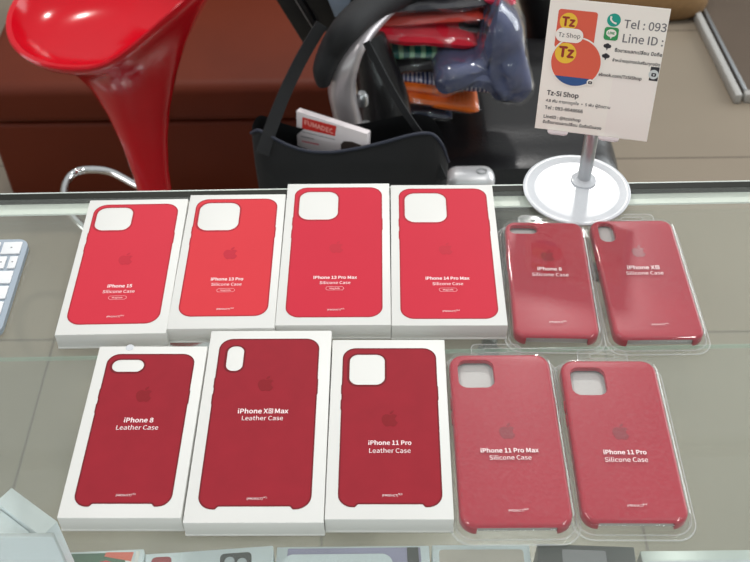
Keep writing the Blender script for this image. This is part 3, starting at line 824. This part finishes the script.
for x in (xl+.08, xr-.08):
    for y in (SFY+.07, SFY+.72):
        bm = bmesh.new(); bm_box(bm, (x-o1.x, y-o1.y, .015), (.05, .05, .03)); link('foot', bm, MT['black_pl'], sofa)

# ------------------------------------------------------------------ office chair
chair = thing('office_chair', 'black leather office chair with curved silver armrest bracket behind the counter', 'office chair', (.26, 1.75, FLOOR))
oc = Vector(chair.location)
zs = -.568
def rel(p, o=None): return p-(oc if o is None else o)
# seat: thick cushion with rolled front edge
bm = bmesh.new()
x0, x1 = at(368, 150, Y=1.45).x, at(636, 172, Y=1.45).x
NX, NY = 22, 16
def seatpt(i, j, top):
    s = i/NX; t = j/NY
    x = x0+(x1-x0)*s; y = 1.44+.50*t
    ex = min(s, 1-s)*(x1-x0); ey = min(t, 1-t)*.5
    e = lambda d, r: math.sqrt(max(0, 1-(1-min(1, d/r))**2))
    k = e(ex, .075)*e(ey, .06)
    bow = -.030*(2*s-1)**2
    if top: return Vector((x, y+(.04*(2*s-1)**2 if t < .5 else 0)*(1-2*t), zs-.085+(.085+bow*.7)*k - .012*math.exp(-((ey-.085)/.012)**2)))
    return Vector((x, y+(.04*(2*s-1)**2 if t < .5 else 0)*(1-2*t), zs-.085-.055*k))
G = {}
for top in (1, 0):
    for i in range(NX+1):
        for j in range(NY+1):
            if not top and (i in (0, NX) or j in (0, NY)): G[top, i, j] = G[1, i, j]
            else: G[top, i, j] = bm.verts.new(rel(seatpt(i, j, top)))
for top in (1, 0):
    for i in range(NX):
        for j in range(NY):
            f = [G[top, i, j], G[top, i+1, j], G[top, i+1, j+1], G[top, i, j+1]]
            bm.faces.new(f if top else f[::-1])
link('seat', bm, MT['black_leather'], chair, True)
# padded backrest wing on the left
pts = smooth_path([at(368, 36, Y=1.55), at(377, 72, Y=1.53), at(384, 105, Y=1.51), at(384, 135, Y=1.49), at(374, 160, Y=1.47)], 5)
tube('backrest', [rel(p) for p in pts], lerp_list([.022, .030, .036, .040, .044], 5), MT['black_leather'], chair, 16, (1, 1.3))
AY = 1.42
pad = smooth_path([at(432, -22, Y=1.66), at(400, -8, Y=1.58), at(369, 9, Y=1.50), at(346, 29, Y=AY), at(331, 52, Y=AY-.01), at(324, 70, Y=AY-.02), at(324, 84, Y=AY-.02)], 6)
tube('arm_pad', [rel(p) for p in pad], lerp_list([.024, .024, .024, .0225, .020, .017, .010], 6), MT['black_cloth'], chair, 16, (1, 1.2))
br = smooth_path([at(436, -14, Y=1.66), at(402, 3, Y=1.58), at(380, 21, Y=1.50), at(360, 42, Y=1.44), at(347, 64, Y=AY), at(342, 88, Y=AY), at(346, 112, Y=AY), at(352, 136, Y=AY), at(358, 160, Y=AY), at(364, 190, Y=AY)], 6)
tube('arm_bracket', [rel(p) for p in br], lerp_list([.006, .006, .009, .014, .021, .024, .024, .025, .027, .028], 6), MT['satin_arm'], chair, 16, (1.0, .95))
for q, r in (((362, 98), .011), ((366, 128), .013), ((367, 152), .013)):
    c = rel(at(*q, Y=AY+.01)); lathe('bracket_bolt', [(0, .012), (r*.6, .011), (r, .004), (r, -.012), (0, -.012)], MT['steel'], chair, 20, c)
# far padded arm seen between the bagged clothes and the sign
pts = smooth_path([at(512, -30, Y=1.98), at(540, -12, Y=1.98), at(552, 30, Y=1.97), at(553, 80, Y=1.93), at(550, 120, Y=1.88)], 5)
tube('far_arm', [rel(p) for p in pts], lerp_list([.03, .045, .05, .055, .055], 5), MT['black_leather'], chair, 16, (1, 1.2))
# lower silver arm foot in front of the seat
bm = bmesh.new(); c = rel(at(470, 181, Y=1.41)); bm_box(bm, c, (.088, .05, .05), None, .021, 5); k = link('arm_foot', bm, MT['satin_white'], chair, True)
bm = bmesh.new(); tube_bm(bm, [c+Vector((.019+.009*math.cos(a), -.004+.006*math.sin(a), .0255)) for a in [2*PI*i/20 for i in range(20)]], .0012, 6, None, True, True); link('screw_ring', bm, MT['steel'], k, True)
# gas column and star base
hub = Vector((.29, 1.70, 0))
hr_ = Vector((hub.x-oc.x, hub.y-oc.y, 0))
lathe('gas_column', [(0, zs-.13-FLOOR), (.045, zs-.13-FLOOR), (.045, zs-.16-FLOOR), (.025, zs-.17-FLOOR), (.025, .12), (.04, .115), (.045, .07), (0, .07)], MT['black_pl'], chair, 28, hr_)
cas = at(752, 258, z=FLOOR+.03); a0 = math.atan2(cas.y-hub.y, cas.x-hub.x)
a0 = math.radians(-28)
for i in range(5):
    a = a0+2*PI*i/5; dv = Vector((math.cos(a), math.sin(a), 0))
    tube('base_leg', [hr_+Vector((0, 0, .10)), hr_+dv*.16+Vector((0, 0, .088)), hr_+dv*.31+Vector((0, 0, .07))], [.026, .022, .016], MT['black_pl'], chair, 12)
    c = hr_+dv*.31+Vector((0, 0, .028)); bm = bmesh.new()
    tube_bm(bm, [c+Vector((-dv.y, dv.x, 0))*.022, c-Vector((-dv.y, dv.x, 0))*.022], .028, 20)
    tube_bm(bm, [c, c+Vector((0, 0, .045))], .008, 8)
    bmesh.ops.recalc_face_normals(bm, faces=bm.faces); link('caster', bm, MT['black_pl'], chair, True)

# black case standing left behind the armrest
def prism(name, pix, Y, depth, m, parent=None, org=None, bev=.006, amp=0, sub=0):
    """solid with the given outline on the upright plane Y, reaching back by depth"""
    org = org or Vector((0, 0, 0)); bm = bmesh.new()
    f = [at(x, y, Y=Y)-org for x, y in pix]
    a = [bm.verts.new(p) for p in f]; b = [bm.verts.new(p+Vector((0, depth, 0))) for p in f]; n = len(f)
    bm.faces.new(a[::-1]); bm.faces.new(b)
    for i in range(n): bm.faces.new((a[i], a[(i+1) % n], b[(i+1) % n], b[i]))
    bmesh.ops.recalc_face_normals(bm, faces=bm.faces)
    if bev: bmesh.ops.bevel(bm, geom=list(bm.edges), offset=bev, segments=3, affect='EDGES', profile=.5)
    return link(name, bm, m, parent, True)
cc = thing('black_case', 'black hard-edged case with blue-grey panel leaning behind the chair armrest', 'case', at(315, 20, Y=1.72))
co = Vector(cc.location)
prism('case_side', [(268, -12), (294, -12), (322, 34), (305, 47)], 1.70, .16, MT['black_pl'], cc, co, .004)
prism('case_lid', [(296, -12), (360, -14), (357, 12), (336, 30), (323, 33)], 1.71, .14, MT['black_pl'], cc, co, .004)
prism('case_panel', [(322, -14), (356, -14), (347, 12), (335, 18)], 1.704, .01, MT['bluegrey'], cc, co, .002)
tube('edge_piping', [at(293, -4, Y=1.697)-co, at(305, 16, Y=1.697)-co, at(314, 30, Y=1.697)-co], .0011, MT['steel'], cc, 8)

# ------------------------------------------------------------------ shoulder bag and the box in it
BY = 1.26
bag = thing('shoulder_bag', 'black nylon shoulder bag hanging from the chair arm by its straps', 'bag', at(350, 190, Y=BY+.05))
bo = Vector(bag.location)
toph = [(249, 153), (256, 147), (268, 151), (285, 158), (305, 163), (330, 163.5), (355, 160), (380, 155), (402, 150), (420, 147.5), (434, 150), (444, 163), (450, 182)]
tp = smooth_path([at(x, y, Y=BY) for x, y in toph], 3)
def bagmesh():
    bm = bmesh.new(); rows_ = []
    ND = 7
    for layer, (k, zf_) in enumerate(((1, 0), (1.0, .25), (.98, .55), (.95, .85), (.9, 1.0))):
        ring = []
        zl = -.62
        for side in (0, 1):
            seq = tp if side == 0 else tp[::-1]
            for p in seq:
                m_ = .5*(tp[0].x+tp[-1].x); x = m_+(p.x-m_)*k
                s = (p.x-tp[0].x)/(tp[-1].x-tp[0].x); bulge = math.sin(PI*min(1, max(0, s)))
                dz = zl-p.z; z = p.z+dz*zf_
                lump = .006*noise.noise(Vector((x*14, z*14, side*3)))
                y = BY+.060+(-1 if side == 0 else 1)*(.010+.055*bulge**.3*min(1, .35+zf_*1.6))+lump
                ring.append(bm.verts.new(Vector((x, y, z))-bo))
        rows_.append(ring)
    for A_, B2 in zip(rows_, rows_[1:]):
        n = len(A_)
        for i in range(n): bm.faces.new((A_[i], A_[(i+1) % n], B2[(i+1) % n], B2[i]))
    bm.faces.new(rows_[-1])
    bmesh.ops.recalc_face_normals(bm, faces=bm.faces)
    return bm
link('bag_body', bagmesh(), MT['black_cloth'], bag, True)
tube('bag_piping', [p+Vector((0, .049-.0225*math.sin(PI*min(1, max(0, (p.x-tp[0].x)/(tp[-1].x-tp[0].x))))**.5, .001))-bo for p in tp], .0028, MT['navy_trim'], bag, 8)
def ribbon(name, path, width, m, parent, org, th=.002):
    """flat webbing along a path"""
    path = smooth_path(path, 5); bm = bmesh.new(); rings = []
    for i, p in enumerate(path):
        t = (path[min(i+1, len(path)-1)]-path[max(i-1, 0)]).normalized()
        s = t.cross(Vector((0, 1, .4))).normalized(); n_ = t.cross(s).normalized()
        w_ = width*(1 if not isinstance(width, tuple) else 1)
        rings.append([bm.verts.new(p-org+s*a*w_/2+n_*b*th/2) for a, b in ((-1, -1), (1, -1), (1, 1), (-1, 1))])
    for A_, B2 in zip(rings, rings[1:]):
        for i in range(4): bm.faces.new((A_[i], A_[(i+1) % 4], B2[(i+1) % 4], B2[i]))
    bm.faces.new(rings[0][::-1]); bm.faces.new(rings[-1]); bmesh.ops.recalc_face_normals(bm, faces=bm.faces)
    return link(name, bm, m, parent, False)
ribbon('strap', [at(322, 24, Y=1.40), at(304, 54, Y=1.375), at(288, 86, Y=1.345), at(274, 120, Y=1.31), at(262, 154, Y=1.275)], .023, MT['black_cloth'], bag, bo)
ribbon('strap', [at(366, 42, Y=1.40), at(385, 78, Y=1.37), at(405, 112, Y=1.34), at(428, 146, Y=1.31), at(444, 180, Y=1.28)], .013, MT['black_cloth'], bag, bo)

# small white product box poking out of the bag
PB = BY+.095
p0 = at(296, 111, Y=PB); p1 = at(367, 134, z=p0.z)
ux = (p1-p0).normalized(); uz = (Vector((0, .08, 1))-ux*Vector((0, .08, 1)).dot(ux)).normalized()
KT = Matrix((ux, uz, ux.cross(uz))).transposed().to_4x4()
wb = (p1-p0).length; KT.translation = p0
pb = thing('product_box', 'white product box with red banner poking out of the black shoulder bag', 'box')
pb.matrix_world = KT
def kuv(x, y):
    n_ = KT.to_3x3().col[2]; o_ = Vector((0, 0, CH)); d_ = at(x, y, Y=1)-o_
    q = KT.inverted() @ (o_+d_*((p0-o_).dot(n_)/d_.dot(n_))); return (q.x, q.y)
bl = kuv(296, 175)
bm = bmesh.new(); bm_box(bm, (wb/2, -.034, -.006), (wb, .068, .012), None, .0008); link('carton', bm, mat('white_product_carton', rgb(216, 208, 210), .4, vary=.02), pb, True)
Z = .0003
bn = flat('red_banner', [[kuv(302.5, 117), kuv(302, 128.5), kuv(335, 136), kuv(336.5, 126)][::1]], Z, MT['ink_red'], pb)
a, b = kuv(304, 122.8), kuv(334, 130.6)
lettering('brand_lettering', 'FUMADEC', (Vector(b)-Vector(a)).length*.94, (a[0]+b[0])/2, (a[1]+b[1])/2, Z+.0003, mat('pale_pink_ink', rgb(240, 170, 160), .6, vary=0), bn, bold=.0003)
def strip(nm, q0, q1, h, m, par):
    a, b = Vector(kuv(*q0)), Vector(kuv(*q1)); t = (b-a).normalized(); n_ = Vector((-t.y, t.x))*h/2
    return flat(nm, [[tuple(a-n_), tuple(b-n_), tuple(b+n_), tuple(a+n_)]], Z, m, par)
strip('caption_line', (302, 131.5), (335, 139.5), .0012, MT['ink_grey'], pb)
strip('caption_line', (301, 136), (314, 139), .0016, MT['ink_grey'], pb)
strip('red_caption', (302, 141), (319, 144.5), .0026, MT['ink_pink'], pb)
strip('red_caption', (309, 152), (318, 154), .0040, MT['ink_pink'], pb)
flat('feature_icon', [disc(.0035, 16, *kuv(304.5, 151.5))], Z, MT['ink_dark'], pb)
flat('feature_icon', [disc(.0035, 16, *kuv(304.5, 157.5))], Z, MT['ink_dark'], pb)
q = [kuv(*p) for p in ((341, 144), (344, 141), (352, 141.5), (361, 145), (363, 151), (361, 158), (350, 163), (337, 163), (337, 157), (341, 152))]
cen = Vector((sum(a for a, b in q)/len(q), sum(b for a, b in q)/len(q)))
flat('gadget_picture', [q], Z+.0001, mat('dark_brown_ink', rgb(60, 50, 46), .5, vary=.1), pb)
strip('gadget_cable', (325, 155.5), (335, 160.5), .0024, MT['ink_dark'], pb)

# ------------------------------------------------------------------ bagged clothes on the chair seat
def garment(pts, Y, depth, col, label, vary=.3, name='folded_shirt', stripes=None, th=None, wrap=True, group='folded clothes in clear bags on the chair'):
    """folded garment: pts are left/right centre pixels and thickness in px"""
    (xa, ya), (xb, yb), tpx = pts
    a = at(xa, ya, Y=Y); b = at(xb, yb, Y=Y)
    per = (at(xa, ya+tpx*.86, Y=Y)-a).length
    L_ = (b-a).length; dx = (b-a).normalized(); dz = Vector((0, 1, 0)).cross(dx)*-1
    if dz.z < 0: dz = -dz
    c = (a+b)/2
    t = thing(name, label, 'folded clothes', c, 0, group)
    def slab(nm, grow, m, hh, amp, seed):
        bm = bmesh.new(); NXs, NR = 26, 16; rings = []
        for i in range(NXs+1):
            s = i/NXs; x = (s-.5)*L_*(1+grow*.4)
            e = min(s, 1-s)*L_; k = math.sqrt(max(.02, 1-(1-min(1, e/(hh*.8)))**2))
            ring = []
            for r_ in range(NR):
                an = 2*PI*r_/NR; ca, sa = math.cos(an), math.sin(an)
                px = math.copysign(abs(ca)**.45, ca)*depth/2; pz = math.copysign(abs(sa)**.6, sa)*hh/2*k
                w_ = noise.noise(Vector((x*22+seed, px*16, pz*30+seed)))*amp
                p = dx*x+Vector((0, 1, 0))*(px*(.96+.04*k)+depth/2+w_*.6)+dz*(pz+w_*.9*(1 if abs(sa) > .2 else .3))
                ring.append(bm.verts.new(p))
            rings.append(ring)
        for A_, B2 in zip(rings, rings[1:]):
            for i in range(NR): bm.faces.new((A_[i], A_[(i+1) % NR], B2[(i+1) % NR], B2[i]))
        bm.faces.new(rings[0][::-1]); bm.faces.new(rings[-1]); bmesh.ops.recalc_face_normals(bm, faces=bm.faces)
        return link(nm, bm, m, t, True)
    m = stripes or mat('cloth_'+label.split()[0], col, .75, vary=vary, nscale=16)
    sd = xa*.37+ya
    slab('cloth', 0, m, per, .004, sd)
    if wrap: slab('clear_bag', .06, MT['bagfilm'], per+.004, .0065, sd+9)
    return t
def warp(m, scale, dist, kind='ShaderNodeTexNoise'):
    """gentle unevenness of a thin clear sheet"""
    n = m.node_tree; v = n.nodes.new(kind); v.inputs['Scale'].default_value = scale; t = n.nodes.new('ShaderNodeTexCoord'); b = n.nodes.new('ShaderNodeBump')
    b.inputs['Strength'].default_value = 1; b.inputs['Distance'].default_value = dist
    n.links.new(t.outputs['Object'], v.inputs['Vector']); n.links.new(v.outputs[0], b.inputs['Height'])
    for q_ in n.nodes:
        if q_.bl_idname in ('ShaderNodeBsdfGlossy', 'ShaderNodeFresnel'): n.links.new(b.outputs[0], q_.inputs['Normal'])
warp(MT['blister'], 24, .0016)
MT['bagfilm'] = clear('clothes_bag_film', (.99, .99, 1, 1), .10, 1.6, .02, (1, 1, 1, 1), .08)
warp(MT['bagfilm'], 26, .012, 'ShaderNodeTexVoronoi')
def stripe_mat(name, c1, c2, scale):
    m = mat(name, c1, .7); nt = m.node_tree; b = nt.nodes['Principled BSDF']
    w = nt.nodes.new('ShaderNodeTexWave'); w.inputs['Scale'].default_value = scale; w.inputs['Distortion'].default_value = 1.5
    tc = nt.nodes.new('ShaderNodeTexCoord'); nt.links.new(tc.outputs['Object'], w.inputs['Vector'])
    r = nt.nodes.new('ShaderNodeValToRGB'); r.color_ramp.elements[0].color = c1; r.color_ramp.elements[1].color = c2
    r.color_ramp.elements[0].position = .55; r.color_ramp.elements[1].position = .7
    nt.links.new(w.outputs['Fac'], r.inputs[0]); nt.links.new(r.outputs[0], b.inputs['Base Color']); return m
GY = 1.575
garment(((384, 113), (452, 119), 9), GY, .2, rgb(22, 34, 66), 'dark blue folded garment at the very bottom of the pile')
garment(((384, 97), (479, 113), 15), GY-.01, .24, rgb(255, 112, 10), 'orange folded shirt, lower of the two orange ones', .15)
garment(((382, 87), (452, 95), 11), GY, .22, rgb(255, 116, 24), 'orange folded shirt, upper of the two orange ones', .15)
garment(((392, 78), (496, 93), 11), GY+.01, .22, rgb(60, 60, 130), 'checked blue, white and pink folded shirt above the orange ones', .3, stripes=stripe_mat('checked_shirt', rgb(40, 52, 110), rgb(205, 200, 214), 40))
garment(((388, 73), (482, 64), 15), GY, .24, rgb(30, 30, 34), 'black folded garment under the green striped one')
garment(((377, 57), (480, 58), 12), GY, .24, rgb(14, 90, 100), 'teal and green striped folded shirt', .3, stripes=stripe_mat('striped_shirt', rgb(14, 92, 84), rgb(130, 176, 140), 16))
garment(((371, 39), (478, 46), 18), GY-.015, .24, rgb(214, 20, 48), 'crimson folded shirt in the middle of the pile', .35)
garment(((385, 32), (484, 32), 9), GY+.01, .24, rgb(20, 20, 24), 'thin black folded garment above the crimson shirt')
garment(((374, 26), (484, 20), 11), GY, .24, rgb(186, 52, 38), 'rusty red folded shirt, second colour band above the crimson shirt', .45)
garment(((378, 13), (490, 5), 15), GY, .24, rgb(62, 62, 68), 'charcoal folded garment near the top of the pile', .3)
garment(((484, 1), (516, 5), 17), GY-.01, .2, rgb(206, 34, 70), 'pink red folded garment at the top right of the pile', .2)
garment(((396, -2), (482, -7), 9), GY, .22, rgb(112, 22, 28), 'dark maroon folded garment topmost in the pile', .3)
garment(((478, 40), (492, 40), 22), GY-.005, .2, rgb(186, 30, 62), 'small red folded bundle between the crimson shirt and the navy bag', .3)
garment(((470, 62), (492, 58), 30), GY+.01, .2, rgb(150, 140, 196), 'pale lilac bundle beside the navy bag', .2)
# big navy bundle in a clear bag
def bundle(pix, Y, depth, label):
    c = at(490, 65, Y=Y); t = thing('bagged_clothes', label, 'folded clothes', c, 0, 'folded clothes in clear bags on the chair')
    for nm, g, m, amp in (('cloth', 1.0, mat('navy_cloth', rgb(52, 62, 100), .7, vary=.6, nscale=26), .010), ('clear_bag', 1.06, MT['bagfilm'], .014)):
        bm = bmesh.new(); N = 22
        ps = smooth_path(list([Vector((x, y, 0)) for x, y in pix])+[Vector((pix[0][0], pix[0][1], 0))], 5)[:-1]
        ctr = Vector((sum(p.x for p in ps)/len(ps), sum(p.y for p in ps)/len(ps), 0)); rings = []
        for k, yo in ((.1, 0), (.25, .002), (.4, -.002), (.55, 0), (.7, .004), (.85, .012), (.95, .022), (1, .04), (1, .12), (.9, .17), (.4, .18)):
            ring = []
            for p in ps:
                q = ctr+(p-ctr)*k*g; w_ = at(q.x, q.y, Y=Y)
                nz = (noise.noise(Vector((w_.x*18, w_.z*18, yo*20)))+.7*noise.noise(Vector((w_.x*55, w_.z*40, yo*50))))*amp
                ring.append(bm.verts.new(w_-c+Vector((nz*.5, yo*(depth/.18)+nz-(g-1)*.05, nz*.5))))
            rings.append(ring)
        for A_, B2 in zip(rings, rings[1:]):
            n = len(A_)
            for i in range(n): bm.faces.new((A_[i], A_[(i+1) % n], B2[(i+1) % n], B2[i]))
        bm.faces.new(rings[0][::-1]); bm.faces.new(rings[-1]); bmesh.ops.recalc_face_normals(bm, faces=bm.faces)
        link(nm, bm, m, t, True)
bundle([(500, 14), (518, 30), (528, 62), (534, 96), (522, 108), (502, 110), (486, 96), (462, 92), (440, 96), (434, 84), (446, 72), (478, 66), (488, 40)], GY-.07, .12, 'navy blue clothes in a big crinkled clear bag, right side of the pile')

# ------------------------------------------------------------------ right background
gp = at(736, 95, z=FLOOR+.03)
fr = thing('low_glass_cabinet', 'pale metal framed low cabinet with dark glass lid on the floor at far right', 'cabinet', (gp.x, gp.y, FLOOR))
wf, lf, hf = .55, .75, .03
dvx = (at(689, 0, z=FLOOR+.03)-gp); ang = math.atan2(dvx.y, dvx.x)-PI/2
fr.rotation_euler = (0, 0, ang)
for nm, c, s in (('frame_rail', (.010, lf/2, hf/2), (.020, lf, hf)), ('frame_rail', (wf-.014, lf/2, hf/2), (.028, lf, hf)), ('frame_rail', (wf/2, .012, hf/2), (wf-.056, .024, hf)), ('frame_rail', (wf/2, lf-.012, hf/2), (wf-.056, .024, hf))):
    box(nm, c, s, MT['frame_grey'], fr, bev=.004)
box('dark_lid', (wf/2, lf/2, hf-.012), (wf-.056, lf-.05, .006), MT['dark_panel'], fr)
box('inner_bead', (.034, lf/2, hf-.004), (.010, lf-.05, .008), MT['steel'], fr, bev=.001)
pcn = at(655, 12, z=FLOOR+.04)
ps_ = thing('floor_cushion', 'brown woven floor cushion behind the sign card', 'cushion', (pcn.x-.02, pcn.y+.16, FLOOR))
bm = bmesh.new(); N = 40; rings = []
for s, z in ((.90, .004), (.985, .02), (1, .045), (.985, .07), (.92, .09), (.7, .10), (.3, .104)):
    rings.append([bm.verts.new((math.copysign(abs(math.cos(a))**.5, math.cos(a))*.20*s, math.copysign(abs(math.sin(a))**.5, math.sin(a))*.17*s, z)) for a in [2*PI*i/N for i in range(N)]])
for A_, B2 in zip(rings, rings[1:]):
    for i in range(N): bm.faces.new((A_[i], A_[(i+1) % N], B2[(i+1) % N], B2[i]))
bm.faces.new(rings[0][::-1]); bm.faces.new(rings[-1])
link('cushion_body', bm, MT['brown_cloth'], ps_, True)

# ------------------------------------------------------------------ light
W = bpy.data.worlds.new('room_light'); S.world = W; W.use_nodes = True
bgn = W.node_tree.nodes['Background']
_nt = W.node_tree; _tc = _nt.nodes.new('ShaderNodeTexCoord'); _sx = _nt.nodes.new('ShaderNodeSeparateXYZ'); _mr = _nt.nodes.new('ShaderNodeMapRange')
_nt.links.new(_tc.outputs['Generated'], _sx.inputs[0]); _nt.links.new(_sx.outputs['Z'], _mr.inputs[0])
_mr.inputs[1].default_value = -.1; _mr.inputs[2].default_value = .75; _mr.inputs[3].default_value = .24; _mr.inputs[4].default_value = .66
_nt.links.new(_mr.outputs[0], bgn.inputs['Strength'])      # room light: brighter from the ceiling than from the sides
bgn.inputs['Color'].default_value = (.95, .985, 1.0, 1)
def area(name, loc, target, sx, sy, power, col=(1, 1, 1), shape='RECTANGLE'):
    l = bpy.data.lights.new(name, 'AREA'); l.shape = shape; l.size = sx
    if shape in ('RECTANGLE', 'ELLIPSE'): l.size_y = sy
    l.energy = power; l.color = col
    o = bpy.data.objects.new(name, l); COL.objects.link(o); o.location = loc
    o.rotation_euler = (Vector(target)-Vector(loc)).to_track_quat('-Z', 'Y').to_euler(); return o
CEIL = 1.75
area('ceiling_tube', (-.7, .3, CEIL), (-.7, .3, 0), .12, 1.2, 11, (1, .98, .95))
area('ceiling_tube', (.9, .2, CEIL), (.9, .2, 0), .12, 1.2, 11, (1, .98, .95))
area('ceiling_downlight', (.617, 2.54, CEIL), (.617, 2.2, 0), .16, .16, 24, (1, .98, .95), 'DISK')
area('ceiling_downlight', (-.6, 2.6, CEIL), (-.6, 2.3, 0), .16, .16, 12, (1, .96, .9), 'DISK')
area('shop_window', (3.6, 2.7, .45), (.1, .6, 0), 3.0, 2.2, 115, (.93, .98, 1))
area('left_fill_panel', (-3.6, 1.2, .3), (0, .6, 0), 1.2, 1.7, 22, (.97, .98, 1))  # dim fill light added on the left for highlights along the case sides

area('counter_led_strip', (0, .165, -.028), (0, .36, -.3), 1.7, .02, 3.2, (.88, .97, 1))
vs = S.view_settings
S.display_settings.display_device = 'sRGB'
vs.view_transform = 'Standard'; vs.look = 'None'; vs.gamma = 1; vs.exposure = -.1; vs.use_curve_mapping = False
S.cycles.transparent_max_bounces = 24; S.cycles.max_bounces = 10; S.cycles.use_denoising = True
S.cycles.sample_clamp_indirect = 6; S.cycles.caustics_reflective = False; S.cycles.caustics_refractive = False
